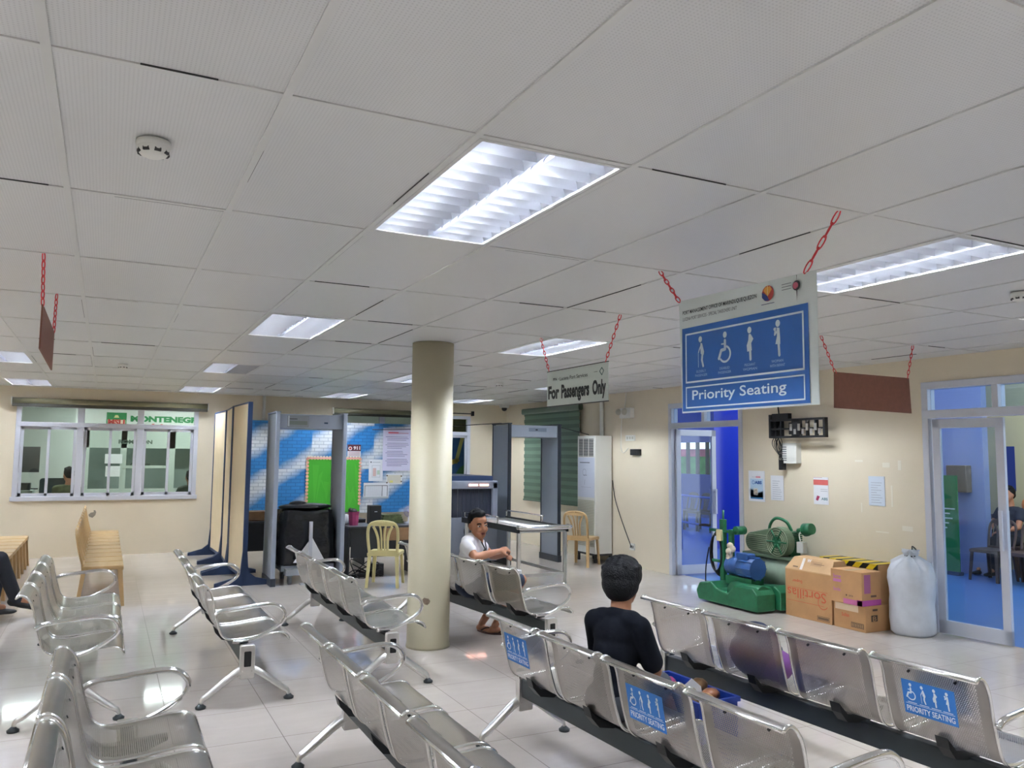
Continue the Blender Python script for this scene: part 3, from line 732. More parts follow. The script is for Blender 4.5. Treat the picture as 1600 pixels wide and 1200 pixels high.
t, a0, a1, b0, b1 = gate(5.58, 6.53, 11.2, 11.8, 2.17, 'grey walk-through metal detector with dark edges beside the X-ray table', m_gateB, m_gateC, m_gateB)
p = Print((a0+.3, b0+.048, 1.98), (1, 0, 0), (0, 0, 1)); p.rect(.08, .08, .40, .14, '#6b7480'); p.up(); p.rect(.20, .10, .24, .12, '#15191f'); p.build('display_print', t)
b = MB(); b.tube(smooth_path([(5.6, 11.5, 2.19), (5.2, 12.0, 2.16), (4.6, 12.6, 2.10), (4.0, 13.2, 2.09)], 6), .006, 5); tag(b.build('cable', m_black), 'thin black cable strung from the grey detector to behind the column', 'cable')
b = MB(); b.tube(smooth_path([(6.5, 11.5, 2.19), (6.8, 11.45, 2.12), (7.05, 11.2, 2.03)], 6), .006, 5); tag(b.build('cable', m_black), 'thin black cable running from the grey detector to the air conditioner', 'cable')

# ------------------------------------------------------------------ beige partition screens with navy feet
m_beige = mat('beige_screen_fabric', '#d8c7a4', .7, noise=.04, nscale=5)
ys = [10.75, 11.93, 13.10, 14.28]; xs = [1.64, 1.60, 1.66, 1.62]
SCL = ['nearest beige partition screen with a navy edge post', 'middle beige partition screen of the three', 'farthest beige partition screen by the back wall']
for k in range(3):
    t = thing('partition_screen', SCL[k], 'screen', (0, 0, 0), group='beige partition screens in a row')
    a = Vector((xs[k], ys[k]+.03, 0)); c = Vector((xs[k+1], ys[k+1]-.02, 0)); mid = (a+c)/2; ln = (c-a).length; rz = math.atan2(c.y-a.y, c.x-a.x)
    t.location = mid; t.rotation_euler = (0, 0, rz); hl = ln/2; ht = 2.34
    MB().box(-hl+.035, hl-.035, -.018, .018, .12, ht-.02).build('panel', m_beige, t)
    f = MB(); f.box(-hl, -hl+.035, -.028, .028, .05, ht); f.box(hl-.035, hl, -.028, .028, .05, ht); f.box(-hl, hl, -.024, .024, ht-.02, ht); f.box(-hl, hl, -.024, .024, .09, .13); f.build('frame', m_navy, t)
    for s in (-hl+.02, hl-.02):
        if s > 0 and k < 2: pass
        g = MB(); g.prism([(-.36, 0), (.36, 0), (.36, .045), (.14, .10), (.05, .17), (.028, .42), (-.028, .42), (-.05, .17), (-.14, .10), (-.36, .045)], s-.02, s+.02, 'x'); g.build('foot', m_navy, t)

# ------------------------------------------------------------------ printed backdrop and what is pinned on it
t = thing('printed_backdrop', 'large blue and white brick print board behind the desks', 'backdrop', (2.15, 14.56, 0))
b = MB(); w, z0, z1 = 3.5, .60, 2.25
b.add([(0, 0, z0), (w, 0, z0), (w, 0, z1), (0, 0, z1)], [(0, 1, 2, 3)], uvs=[(0, 0), (w, 0), (w, z1-z0), (0, z1-z0)])
b.build('print_sheet', m_brick, t, fix=False)
MB().box(0, w, .003, .03, z0, z1).box(.0, .04, .03, .06, 0, z1).box(w-.04, w, .03, .06, 0, z1).box(1.7, 1.74, .03, .06, 0, z1).build('frame', m_dark, t)
def paper(name, lab, cat, org, R, U, w, h, draw, th=.003, base='#e4e6ea', group=None):
    t = thing(name, lab, cat, org, 0, group)
    R = Vector(R); U = Vector(U); Nn = R.cross(U)
    b = MB(); c = [Vector((0, 0, 0)), R*w, R*w+U*h, U*h]; b.add([v-Nn*th*0 for v in c]+[v+Nn*th for v in c], [(0, 3, 2, 1), (4, 5, 6, 7), (0, 1, 5, 4), (1, 2, 6, 5), (2, 3, 7, 6), (3, 0, 4, 7)])
    b.build('sheet', mat('sheet_'+base.strip('#'), base, .6), t)
    if draw:
        p = Print(Nn*th, R, U, .0008); draw(p, w, h); p.build('sheet_print', t)
    return t
BX, BU, YP = (1, 0, 0), (0, 0, 1), 14.555
def d_green(p, w, h):
    r = random.Random(2)
    for k in range(12): p.poly([(w*.1+k*.07, r.uniform(.05, h*.9)), (w*.1+k*.07+.12, r.uniform(.05, h*.9)), (w*.1+k*.07+.05, r.uniform(.05, h*.9))], '#47ab2c')
    p.up()
    for k in range(18): p.disc((k+.5)*w/18, h-.01, .032, '#f0b0a0', n=10)
    for k in range(14): p.disc(.008, h-(k+.5)*h/16, .028, '#efb59b', n=10); p.disc(w-.008, h-(k+.5)*h/16, .028, '#efb59b', n=10)
    p.up()
    for k in range(18): p.disc((k+.5)*w/18, h+.012, .016, '#e9e0c8', n=8)
paper('bulletin_board', 'bright green bulletin board with pink scalloped edging', 'notice board', (3.22, YP, .62), BX, BU, .98, .99, d_green, .012, '#3fa326')
def d_911(p, w, h):
    p.rect(0, .10, w, h, '#5b2434'); p.up(); p.disc(.05, h*.68, .035, '#e9e2e2'); p.up(); p.disc(.05, h*.68, .020, '#c8402f'); p.text('911', .11, .125, .235, h-.03, '#f0e9e9', .04)
    for k in range(4): p.rect(.02, .02+k*.02, w-.02, .026+k*.02, '#b8626a')
paper('poster', 'small maroon and white 911 poster above the green board', 'poster', (3.95, YP, 1.63), BX, BU, .25, .22, d_911, .003)
def d_letter(p, w, h):
    p.rect(.10, h-.10, .30, h-.075, '#c0405a'); p.rect(.30, h-.10, .50, h-.085, '#b77c94')
    r = random.Random(4)
    for k in range(19):
        if k in (3, 8, 13): continue
        p.rect(.08 if k % 5 else .05, h-.17-k*.030, w-.06-r.random()*.16, h-.161-k*.030, '#5a5c84')
paper('notice_poster', 'large pale violet printed notice half hidden by the column', 'poster', (4.62, YP-.003, 1.37), BX, BU, .58, .80, d_letter, .003, '#cfcbe2')
def d_cal(p, w, h):
    p.rect(0, 0, w, .03, '#b4bcc0'); p.rect(.02, .04, .03, h-.05, '#2c3036'); p.rect(.35, .04, .36, h-.05, '#2c3036'); p.rect(.45, .04, .46, h-.05, '#2c3036'); p.rect(.02, h-.06, .46, h-.05, '#2c3036')
    for k in range(8): p.rect(.04, .05+k*.022, .34, .052+k*.022, '#8a929a')
    for k in range(8): p.rect(.05+k*.038, .05, .052+k*.038, .22, '#9aa2aa')
paper('wall_calendar', 'white wall calendar with a black grid right of the green board', 'calendar', (4.27, YP, .86), BX, BU, .48, .29, d_cal, .004)
def d_doc(p, w, h):
    p.disc(.04, h-.05, .014, '#4a5058'); p.rect(.07, h-.055, w-.05, h-.048, '#8a8f99'); p.frame(.06, .07, w-.05, h-.11, .004, '#8f949c'); p.rect(.08, .09, .14, .24, '#d6b4b0'); p.rect(.16, .12, .21, .20, '#b9cdb9')
paper('notice_sheet', 'white paper notice above the wall calendar', 'paper', (4.36, YP, 1.18), BX, BU, .27, .40, d_doc)
def d_cert(p, w, h):
    p.rect(.02, .02, w-.02, h-.02, '#d3cfc0'); p.up(); p.rect(.07, .03, .13, .07, '#e3dc80')
    for x, y in ((0, .03), (0, .16), (w-.03, .05), (w-.03, .15)): p.disc(x+.015, y, .016, '#6a5c4c', n=8)
paper('notice_sheet', 'cream certificate with dark corners under the violet notice', 'paper', (4.70, YP, 1.12), BX, BU, .31, .19, d_cert)

# ------------------------------------------------------------------ desks and the clutter round them
m_desk = mat('black_desk', '#22252b', .5, noise=.1, nscale=20); m_wood = mat('brown_wood', '#8a6a48', .55, noise=.2, nscale=12)
def desk(x0, x1, y0, y1, h, lab):
    t = thing('office_desk', lab, 'desk', ((x0+x1)/2, (y0+y1)/2, 0)); a, b_, = (x1-x0)/2, (y1-y0)/2
    MB().box(-a, a, -b_, b_, h-.025, h).build('desk_top', mat('desk_top_grey', '#34373d', .3), t, bevel=.004)
    MB().box(-a+.04, a-.04, -b_+.03, -b_+.045, h-.42, h-.025).build('front_panel', m_desk, t)
    for s in (-1, 1):
        MB().box(s*a-.02 if s > 0 else -a, s*a if s > 0 else -a+.02, -b_+.02, b_-.02, 0, h-.025).build('side_panel', m_desk, t)
    return t
desk(2.97, 3.98, 10.75, 11.35, .70, 'black desk behind the cream plastic chair')
desk(1.76, 3.60, 12.1, 12.7, .69, 'dark desk behind the silver metal detector')
t = thing('storage_box', 'brown wooden box on the dark desk left of the silver detector', 'box', (2.02, 12.4, .69)); MB().box(-.22, .22, -.15, .15, 0, .012).box(-.22, .22, -.15, -.14, 0, .12).box(-.22, .22, .14, .15, 0, .12).box(-.22, -.21, -.15, .15, 0, .12).box(.21, .22, -.15, .15, 0, .12).build('case', m_wood, t); MB().box(-.225, .225, -.155, .155, .12, .135).build('lid', m_wood, t)
t = thing('desktop_speaker', 'black box speaker standing on the black desk', 'speaker', (3.42, 11.1, .70)); MB().rbox(-.085, .085, -.08, .08, 0, .26, .02, 'z').build('case', m_black, t, bevel=.006); MB().box(-.02, .02, -.082, -.08, .17, .18).build('badge', m_alu, t)
t = thing('pink_bag', 'small magenta paper bag stuffed with dark cloth on the desk', 'bag', (3.10, 11.0, .70))
b = MB(); b.lathe([(0, 0), (.06, 0), (.068, .06), (.07, .14), (.082, .185), (.07, .18)], seg=9, smooth=False); b.build('bag_body', mat('magenta_paper', '#a8406e', .5), t); b = MB(); b.ell((-.01, 0, .18), (.06, .05, .05)); b.ell((-.05, 0, .20), (.03, .04, .04)); b.build('stuffed_cloth', m_black, t)
t = thing('white_cloth', 'white cloth heap on the desk beside the pink bag', 'cloth', (2.99+.06, 11.22, .70)); b = MB(); b.ell((0, 0, .05), (.07, .06, .09)); b.ell((.03, .0, .03), (.06, .07, .05)); b.build('folds', m_paper, t)
t = thing('desk_fan', 'small grey desk fan by the column edge on the desk', 'fan', (3.90, 11.0, .70)); b = MB(); b.lathe([(0, 0), (.07, 0), (.07, .015), (.015, .03), (.012, .10), (0, .10)], seg=16); b.build('stand', m_alu, t)
b = MB()
for k in range(10): b.tube([(math.cos(a)*.075*math.sin(PI*k/18), -.03*math.cos(PI*k/18), .17+math.sin(a)*.075*math.sin(PI*k/18)) for a in [2*PI*i/16 for i in range(16)]], .002, 4, closed=True) if k else None
b.ell((0, 0, .17), (.02, .03, .02)); b.build('cage', mat('lavender_plastic', '#a59cb8', .5), t)
t = thing('folded_fabric', 'olive printed fabric pile on the desk right of the speaker', 'cloth', (3.70, 11.2, .70)); b = MB()
for k in range(4): b.rbox(-.17+.01*k, .17-.012*k, -.09, .09, .03*k, .03*k+.028, .02, 'z')
b.build('layers', mat('olive_print', '#55603a', .8, noise=.5, nscale=25), t)
t = thing('cardboard_sheet', 'brown cardboard tray leaning on the desk front behind the cream chair', 'cardboard', (3.70, 10.735, .50)); MB().box(-.26, .26, -.008, .004, 0, .17).build('sheet', m_wood, t)
# black covered trolley
t = thing('covered_trolley', 'trolley wrapped in shiny black plastic seen through the silver detector', 'trolley', (2.42, 10.95, 0))
m_bag = mat('black_plastic_wrap', '#191b20', .22, bump=.9, bscale=9)
b = MB(); r = random.Random(5)
n, mz = 40, 14; vs = []
for j in range(mz+1):
    z = .23+.70*j/mz
    for i in range(n):
        a = 2*PI*i/n; c, s = math.cos(a), math.sin(a); q = (abs(c)**6+abs(s)**6)**(-1/6)
        wv = 1+.03*math.sin(a*9+j*.7)+.025*r.uniform(-1, 1); tp = 1-.10*(j/mz)**3
        vs.append((.37*q*c*wv*tp, .26*q*s*wv*tp, z+.012*math.sin(a*5)))
fs = [(j*n+i, j*n+(i+1) % n, (j+1)*n+(i+1) % n, (j+1)*n+i) for j in range(mz) for i in range(n)]
fs.append(tuple(mz*n+i for i in range(n)))
b.add(vs, fs, True); b.build('plastic_wrap', m_bag, t)
b = MB(); b.ell((0, 0, .97), (.36, .22, .05)); b.ell((-.1, 0, 1.01), (.12, .1, .04)); b.build('wrapped_top', m_bag, t)
b = MB(); b.box(-.34, .34, -.25, .25, .16, .23); b.box(-.30, -.05, -.36, -.2, .12, .20); b.build('chassis', mat('trolley_grey', '#8d9298', .4), t)
for x, y in ((-.24, -.30), (.26, -.2), (-.24, .2), (.26, .2)):
    w_ = MB(); w_.cyl((x-.02, y, .055), (x+.02, y, .055), .055, seg=20); w_.cyl((x-.025, y, .055), (x+.025, y, .055), .02, seg=10); w_.box(x-.03, x+.03, y-.03, y+.03, .10, .16); w_.build('wheel', mat('wheel_grey', '#5f6569', .5), t)
t = thing('triangle_stand', 'white triangular board on a post in front of the black wrapped trolley', 'stand', (2.42, 10.60, 0))
b = MB(); b.prism([(-.21, .28), (.20, .28), (.02, .60)], -.006, .006, 'y'); b.build('triangle_board', m_paper, t); b = MB(); b.rbox(-.022, .022, -.035, -.006, .0, .80, .006, 'z'); b.build('post', m_alu, t); b = MB(); b.box(-.12, .12, -.06, .04, 0, .015); b.build('base', m_alu, t)
t = thing('tangled_cables', 'black cables and a power strip lying under the black desk', 'cables', (3.15, 10.9, 0)); b = MB(); r = random.Random(9)
for k in range(5): b.tube(smooth_path([(r.uniform(-.12, .35), r.uniform(-.1, .3), .01+.25*r.random()*(q % 2)) for q in range(7)], 5), .007, 5)
b.box(-.1, .15, -.03, .03, 0, .045); b.box(.2, .38, .05, .2, 0, .16); b.build('cables', m_black, t)

# ------------------------------------------------------------------ plastic chairs
def side_chair(name, lab, m, grp=None):
    # armless moulded chair, faces local +x, origin on the floor under the seat middle
    t = thing(name, lab, 'chair', group=grp)
    b = MB(); b.rbox(-.20, .21, -.205, .205, .425, .437, .05, 'z'); b.rbox(-.20, .21, -.205, -.19, .395, .43, .004, 'y'); b.box(-.20, .21, .19, .205, .395, .43); b.box(.195, .21, -.205, .205, .39, .43); b.box(-.20, -.185, -.205, .205, .39, .43)
    b.build('seat', m, t, bevel=.004)
    for sx in (-1, 1):
        for sy in (-1, 1):
            l = MB(); xt, yt, xb, yb = (.185 if sx > 0 else -.18), sy*.18, (.225 if sx > 0 else -.235), sy*.203
            s = .022
            vs = []
            for (x, y, z, q) in ((xt, yt, .43, 1.0), (xb, yb, 0, .8)):
                vs += [(x-sx*s*q*1.4, y+sy*s*q*.6, z), (x+sx*s*q*.6, y+sy*s*q*.6, z), (x+sx*s*q*.6, y-sy*s*q*1.4, z), (x-sx*s*q*.2, y-sy*s*q*1.4, z), (x-sx*s*q*.2, y-sy*s*q*.1, z), (x-sx*s*q*1.4, y-sy*s*q*.1, z)]
            l.add(vs, [tuple(range(6)), tuple(range(6, 12))]+[(i, (i+1) % 6, 6+(i+1) % 6, 6+i) for i in range(6)]); l.build('leg', m, t)
    bk = MB()
    def bx(z): return -.185-.085*(z-.43)/.40-.01*math.sin(PI*(z-.43)/.4)
    for s in (-1, 1):
        bk.tube(smooth_path([(bx(.43), s*.175, .43), (bx(.6), s*.19, .60), (bx(.74), s*.185, .74), (bx(.80), s*.15, .80), (bx(.825), s*.08, .825), (bx(.83), 0, .83)], 4), .020, 8, flat=.6, up=(0, 1, 0))
        bk.tube(smooth_path([(bx(.43), s*.055, .43), (bx(.6), s*.06, .60), (bx(.70), s*.085, .70), (bx(.77), s*.12, .77)], 4), .017, 8, flat=.5, up=(0, 1, 0))
        bk.tube(smooth_path([(bx(.43), s*.018, .43), (bx(.6), s*.02, .62), (bx(.72), s*.03, .74), (bx(.81), s*.05, .81)], 4), .013, 8, flat=.5, up=(0, 1, 0))
    bk.rbox(bx(.8)-.012, bx(.8)+.012, -.14, .14, .775, .835, .02, 'x'); bk.box(bx(.45)-.012, bx(.45)+.014, -.18, .18, .425, .465)
    bk.build('backrest', m, t)
    CH[t.name] = [o for o in bpy.data.objects if o.parent == t]
    return t
c = side_chair('plastic_chair', 'cream plastic chair standing alone in front of the black desk', m_cream); c.location = (3.29, 10.13, 0); c.rotation_euler = (0, 0, math.radians(62)); c.scale = (1, 1, 1)
c = side_chair('plastic_chair', 'brown plastic chair between the grey detector and the air conditioner', m_tan); c.location = (6.66, 10.78, 0); c.rotation_euler = (0, 0, math.radians(35))
side = side_chair('plastic_chair', 'x', m_tan)
k = 0
for row, (x, y0, n, grp) in enumerate(((.02, 10.12, 10, 'brown plastic chairs in the row left of the screens'), (-1.17, 10.1, 9, 'brown plastic chairs in the row at the left edge'))):
    ORD = ['nearest', 'second', 'third', 'fourth', 'fifth', 'sixth', 'seventh', 'eighth', 'ninth', 'tenth']
    for i in range(n):
        o = side if k == 0 else copy_tree(side); k += 1
        o.location = (x, y0+.445*i, 0); o['group'] = grp
        o['label'] = ('%s brown plastic chair from the camera in the row %s' % (ORD[i], 'left of the screens' if row == 0 else 'at the left edge'))

# ------------------------------------------------------------------ X-ray machine and its roller table
m_xray = mat('xray_grey', '#848b99', .4, .1)
t = thing('xray_machine', 'grey baggage X-ray machine with navy top and two lit lamps behind the column', 'machine', (4.86, 11.55, 0)); t.scale = (.68, 1, 1)
b = MB(); b.box(-.62, .62, -.60, .7, .12, .76); b.box(-.62, -.50, -.60, .7, .76, 1.28); b.box(.50, .62, -.60, .7, .76, 1.28); b.box(-.62, .62, -.60, .7, 1.18, 1.30); b.build('cabinet', m_xray, t, bevel=.01)
MB().rbox(-.60, .52, -.58, .68, 1.30, 1.37, .02, 'z').build('top_cover', m_navy, t)
b = MB(); r = random.Random(1)
for k in range(10):
    b.box(-.50+k*.1, -.405+k*.1, -.55+r.uniform(-.004, .004), -.545, .77, 1.18)
b.build('curtain', mat('lead_curtain', '#232838', .45), t)
b = MB(); b.rbox(-.08, .13, -.612, -.60, 1.225, 1.25, .01, 'y'); b.rbox(.18, .39, -.612, -.60, 1.225, 1.25, .01, 'y'); b.build('status_lamp', mat('lit_amber_lamp', '#ffb090', .4, emit=2.6), t)
for cx in (-.1, .28):
    b = MB(); b.tube([(cx+.07*math.cos(a), -.602, .56+.07*math.sin(a)) for a in [2*PI*i/20 for i in range(20)]], .012, 6, closed=True); b.ell((cx, -.602, .56), (.03, .01, .03)); b.build('vent_ring', m_black, t)
for x in (-.5, .5):
    for y in (-.5, .6): MB().cyl((x-.02, y, .06), (x+.02, y, .06), .06, seg=14).box(x-.03, x+.03, y-.03, y+.03, .09, .12).build('castor', m_black, t)
t = thing('roller_table', 'stainless steel baggage table with black side rails in front of the X-ray machine', 'table', (5.06, 9.98, 0))
b = MB(); b.box(-.34, .34, -.84, .94, .70, .715); 
for k in range(26): b.cyl((-.33, -.78+k*.066, .735), (.33, -.78+k*.066, .735), .022, seg=10)
b.build('rollers', m_cast, t)
b = MB(); b.box(-.37, -.345, -.86, .95, .70, .775); b.box(.345, .37, -.86, .95, .70, .775); b.build('side_rail', m_black, t)
b = MB(); b.tube(smooth_path([(-.36, -.84, .77), (-.36, -.90, .77), (-.30, -.93, .77), (.30, -.93, .77), (.36, -.90, .77), (.36, -.84, .77)], 4), .03, 10); b.build('end_bumper', m_chrome, t)
b = MB()
for s in (-.34, .34): b.tube(smooth_path([(s, -.2, .775), (s, -.2, .84), (s, -.15, .86), (s, .85, .86), (s, .9, .84), (s, .9, .775)], 3), .010, 8)
b.build('guard_rail', m_chrome, t)
for x in (-.33, .35):
    for y in (-.80, .85): MB().rbox(x-.022, x+.022, y-.022, y+.022, 0, .70, .006, 'z').build('leg', m_cast, t)
MB().box(-.33, .35, -.815, -.785, .14, .18).box(-.345, -.315, -.80, .85, .14, .18).box(.335, .365, -.80, .85, .14, .18).build('stretcher', m_cast, t)

# ------------------------------------------------------------------ right wall fittings
t = thing('zebra_blind', 'long green striped roller blind on the right wall behind the grey detector', 'blind', (XR-.07, 12.81, 0))
MB().rbox(-.045, .045, -1.06, 1.06, 2.47, 2.58, .03, 'y').build('headbox', mat('blind_green_box', '#5d6d5e', .35), t)
b = MB(); n = 25
for k in range(n):
    z0 = .84+k*(2.5-.84)/n; z1 = z0+(2.5-.84)/n*.96; o_ = .012 if k % 2 else 0
    b.cur = k % 2; b.box(-.004+o_, .0+o_, -1.02, 1.02, z0, z1+.004)
b.build('slatted_fabric', [mat('blind_green_dark', '#4f6655', .6), mat('blind_green_mid', '#66806c', .6)], t)
MB().cyl((0, -1.03, .84), (0, 1.03, .84), .016, seg=10).build('bottom_rail', mat('blind_green_dark', '#4f6655', .6), t)
t = thing('floor_air_conditioner', 'tall white floor standing air conditioner on a black stand', 'air conditioner', (7.12, 11.14, 0))
MB().rbox(-.16, .16, -.27, .27, .14, 2.01, .012, 'z').build('cabinet', m_white, t)
b = MB(); b.box(-.163, -.158, -.22, .22, 1.68, 1.96); b.build('outlet_opening', m_dark, t)
b = MB()
for k in range(11): b.box(-.17, -.160, -.225, .225, 1.69+k*.025, 1.698+k*.025)
for k in (-.08, .08): b.box(-.168, -.16, k-.006, k+.006, 1.68, 1.96)
b.build('outlet_louvre', m_white, t)
b = MB()
for k in range(30): b.box(-.168, -.160, -.245, .245, .25+k*.0245, .262+k*.0245)
b.build('intake_grille', mat('grille_cream', '#b5b29c', .5), t)
p = Print((-.1605, .25, 1.0), (0, -1, 0), (0, 0, 1)); p.rect(.0, .02, .50, .66, '#cfd4e2'); p.up(); p.rect(.06, .57, .36, .585, '#6a7080'); p.ring(.20, .42, .05, .055, '#7a8090'); p.rect(.16, .37, .28, .378, '#7a8090'); p.line([(.22, .30), (.20, .22)], .006, '#8a90a0'); p.rect(.10, .18, .40, .184, '#9aa0b0'); p.build('front_panel_print', t)
b = MB(); b.box(-.16, .16, -.27, .27, .11, .14)
for x in (-.14, .14):
    for y in (-.25, .25): b.box(x-.018, x+.018, y-.018, y+.018, 0, .11)
b.build('stand', m_black, t)
t = thing('emergency_light', 'white twin emergency light high on the right wall beside the pipe', 'emergency light', (XR-.04, 10.44, 2.36))
MB().rbox(-.04, .04, -.16, .13, -.08, .08, .015, 'x').build('case', m_white, t); b = MB()
for y in (-.09, .06): b.lathe([(0, 0), (.05, 0), (.055, .03), (.03, .05), (0, .05)], (0, 0, 0), 14)
b = MB(); b.ell((-.05, .14, .02), (.05, .05, .05)); b.ell((-.05, -.02, .02), (.045, .055, .055)); b.build('lamp_head', mat('lamp_head_grey', '#b9b6a6', .4), t)
b = MB(); b.tube(smooth_path([(.02, .15, -.05), (.02, .17, -.3), (.02, .17, -.55), (.02, .10, -.62), (.02, -.02, -.55)], 5), .005, 5); b.tube(smooth_path([(.03, .1, .06), (.03, .06, .2), (.03, .05, .33)], 4), .005, 5); b.build('wire', m_white, t)
def wallbox(name, lab, cat, y, z, w, h, m, d=.02, extra=None):
    t = thing(name, lab, cat, (XR-d/2, y, z)); MB().rbox(-d/2, d/2, -w/2, w/2, -h/2, h/2, .006, 'x').build('plate', m, t); e = MB()
    for k in (-1, 0, 1): e.box(-d/2-.003, -d/2, k*w*.28-w*.08, k*w*.28+w*.08, -h*.22, h*.22)
    e.build('sockets', extra or m_dark, t); return t
wallbox('wall_socket', 'cream socket plate under the emergency light', 'socket', 10.37, 1.97, .24, .09, m_white, .02, mat('socket_cream', '#b8b6a8', .5))
wallbox('wall_box', 'small black box fixed on the right wall below the cream socket plate', 'box', 10.22, 1.75, .24, .09, m_black, .04)
wallbox('wall_socket', 'low white wall socket with a plugged cord behind the boy', 'socket', 10.33, .30, .12, .10, m_white, .02)
b = MB(); b.tube(smooth_path([(XR-.02, 10.86, 1.30), (XR-.02, 10.78, 1.0), (XR-.02, 10.6, .68), (XR-.02, 10.4, .38), (XR-.03, 10.33, .30)], 6), .007, 5); tag(b.build('power_cord', m_black), 'black power cord slanting down the right wall from the air conditioner', 'cord')
# television bracket with modem and wires
t = thing('television_bracket', 'black steel television bracket with wires and white box on the right wall', 'bracket', (XR, 6.85, 1.9))
b = MB(); x = -.13
for z in (.03, .23): b.box(x-.05, x+.0, -.44, .40, z-.012, z+.012)
b.box(x-.05, x, -.44, -.41, .03, .23); b.box(x-.05, x, .38, .41, .02, .30)
b.box(x, x+.13, .10, .14, .06, .20); b.box(x, x+.13, .34, .38, .04, .28); b.box(x-.03, x+.03, .12, .38, .22, .31); b.box(x-.05, x-.045, -.06, .05, .03, .23); b.box(x-.04, x-.03, -.44, .40, .115, .135)
for yy in (-.30, -.17, -.06, .22): b.box(x-.05, x-.0, yy-.008, yy+.008, .03, .23)
b.build('bracket_frame', m_black, t)
b = MB(); r = random.Random(3)
for k in range(8): b.box(x-.054, x-.046, -.38+k*.06, -.345+k*.06, .06+.04*(k % 2), .12+.06*(k % 2))
b.build('bracket_holes', m_cast, t)
MB().rbox(-.08, 0, .08, .32, -.28, -.04, .01, 'x').build('white_box', m_white, t); p = Print((-.081, .32, -.28), (0, -1, 0), (0, 0, 1)); 
for k in range(7): p.rect(.02, .03+k*.026, .09, .042+k*.026, '#5a5e62')
p.build('box_print', t)
MB().rbox(-.10, -.04, .28, .34, -.36, -.24, .006, 'x').build('plug', m_black, t)
b = MB(); r = random.Random(8)
for k in range(9): b.tube(smooth_path([(-.08, .30+r.uniform(-.06, .10), .28), (-.09+r.uniform(-.03, .03), .38+r.uniform(-.1, .06), .1), (-.10, .36+r.uniform(-.12, .08), -.05), (-.08, .31+r.uniform(-.03, .05), -.24)], 6), .0045, 5)
b.tube(smooth_path([(-.02, .40, .75), (-.04, .40, .5), (-.06, .36, .3)], 4), .008, 5); b.build('wires', m_black, t)
# papers on the right wall
RY, RU = (0, -1, 0), (0, 0, 1)
def d_blue(p, w, h):
    p.rect(.03, .05, w-.03, .28, '#bcd6ea'); p.rect(.03, .03, w-.03, .09, '#3f83b8'); p.poly([(.03, .09), (w-.03, .09), (w-.03, .13), (w/2, .10), (.03, .16)], '#7ab2d8'); p.up()
    p.rect(.09, .08, .16, .16, '#ded4c6'); p.up(); p.text('Y2', .10, .09, .15, .15, '#6d6a66', .02); p.ring(.085, .235, .018, .024, '#2c6aae'); p.text('ABS', .11, .215, w-.05, .255, '#1d4f9c', .05)
    p.rect(.06, .300, .13, .304, '#9aa0aa'); p.rect(.13, .292, .21, .312, '#d58a98')
paper('wall_poster', 'blue and white product poster leftmost of the papers on the right wall', 'poster', (XR-.004, 7.80, 1.14), RY, RU, .28, .38, d_blue)
def d_lines(p, w, h):
    r = random.Random(int(w*1000)); 
    for k in range(9): p.rect(.03, h-.07-k*.026, w-.03-r.random()*.08, h-.066-k*.026, '#8d92a2')
paper('wall_paper_notice', 'plain white typed sheet right of the blue poster', 'paper', (XR-.004, 7.42, 1.17), RY, RU, .21, .30, d_lines)
def d_red(p, w, h):
    p.rect(0, h-.09, w, h-.03, '#c55f5a'); p.rect(0, h-.008, w*.6, h-.003, '#b06a6a'); p.rect(.10, h-.14, w-.01, h-.136, '#8a8f96'); p.rect(.10, h-.16, w-.01, h-.156, '#8a8f96'); p.poly([(.03, .05), (.06, .04), (.09, .09), (.05, .10)], '#a03058'); p.text('ABS', .11, .05, w-.01, .08, '#3a6a72', .03)
paper('wall_paper_notice', 'white notice with red header band in the middle of the right wall', 'paper', (XR-.004, 6.75, 1.16), RY, RU, .21, .31, d_red)
paper('wall_paper_notice', 'pale blue typed sheet rightmost on the right wall above the white sack', 'paper', (XR-.004, 6.00, 1.19), RY, RU, .20, .31, d_lines, .003, '#ccd6e2')
# traces of old tape and patches on the wall
b = MB(); r = random.Random(12)
for (y, z, w_, h_) in ((5.78, 1.62, .09, .05), (5.72, 1.30, .02, .22), (5.55, .98, .12, .05), (5.85, .92, .16, .012), (6.10, 1.16, .015, .10), (6.12, 1.66, .10, .02), (5.62, 1.62, .04, .10)):
    b.box(XR-.0015, XR-.0002, y-w_/2, y+w_/2, z-h_/2, z+h_/2)
tag(b.build('tape_remains', mat('old_tape', '#e2dccb', .5)), 'pale remains of torn tape around the rightmost sheet', 'tape')
p = Print((-.02+.0, YB, .63), (1, 0, 0), (0, 0, 1), .001)
p = Print((-.20, YB, .63), (1, 0, 0), (0, 0, 1), .001); p.poly([(0, .0), (.05, -.02), (.09, .02), (.10, .07), (.085, .10), (.06, .10), (.065, .07), (.02, .06), (-.01, .03)], '#8a8376'); tag(p.build('paint_patch', None), 'grey bare patch in the wall paint above the chair row', 'patch')

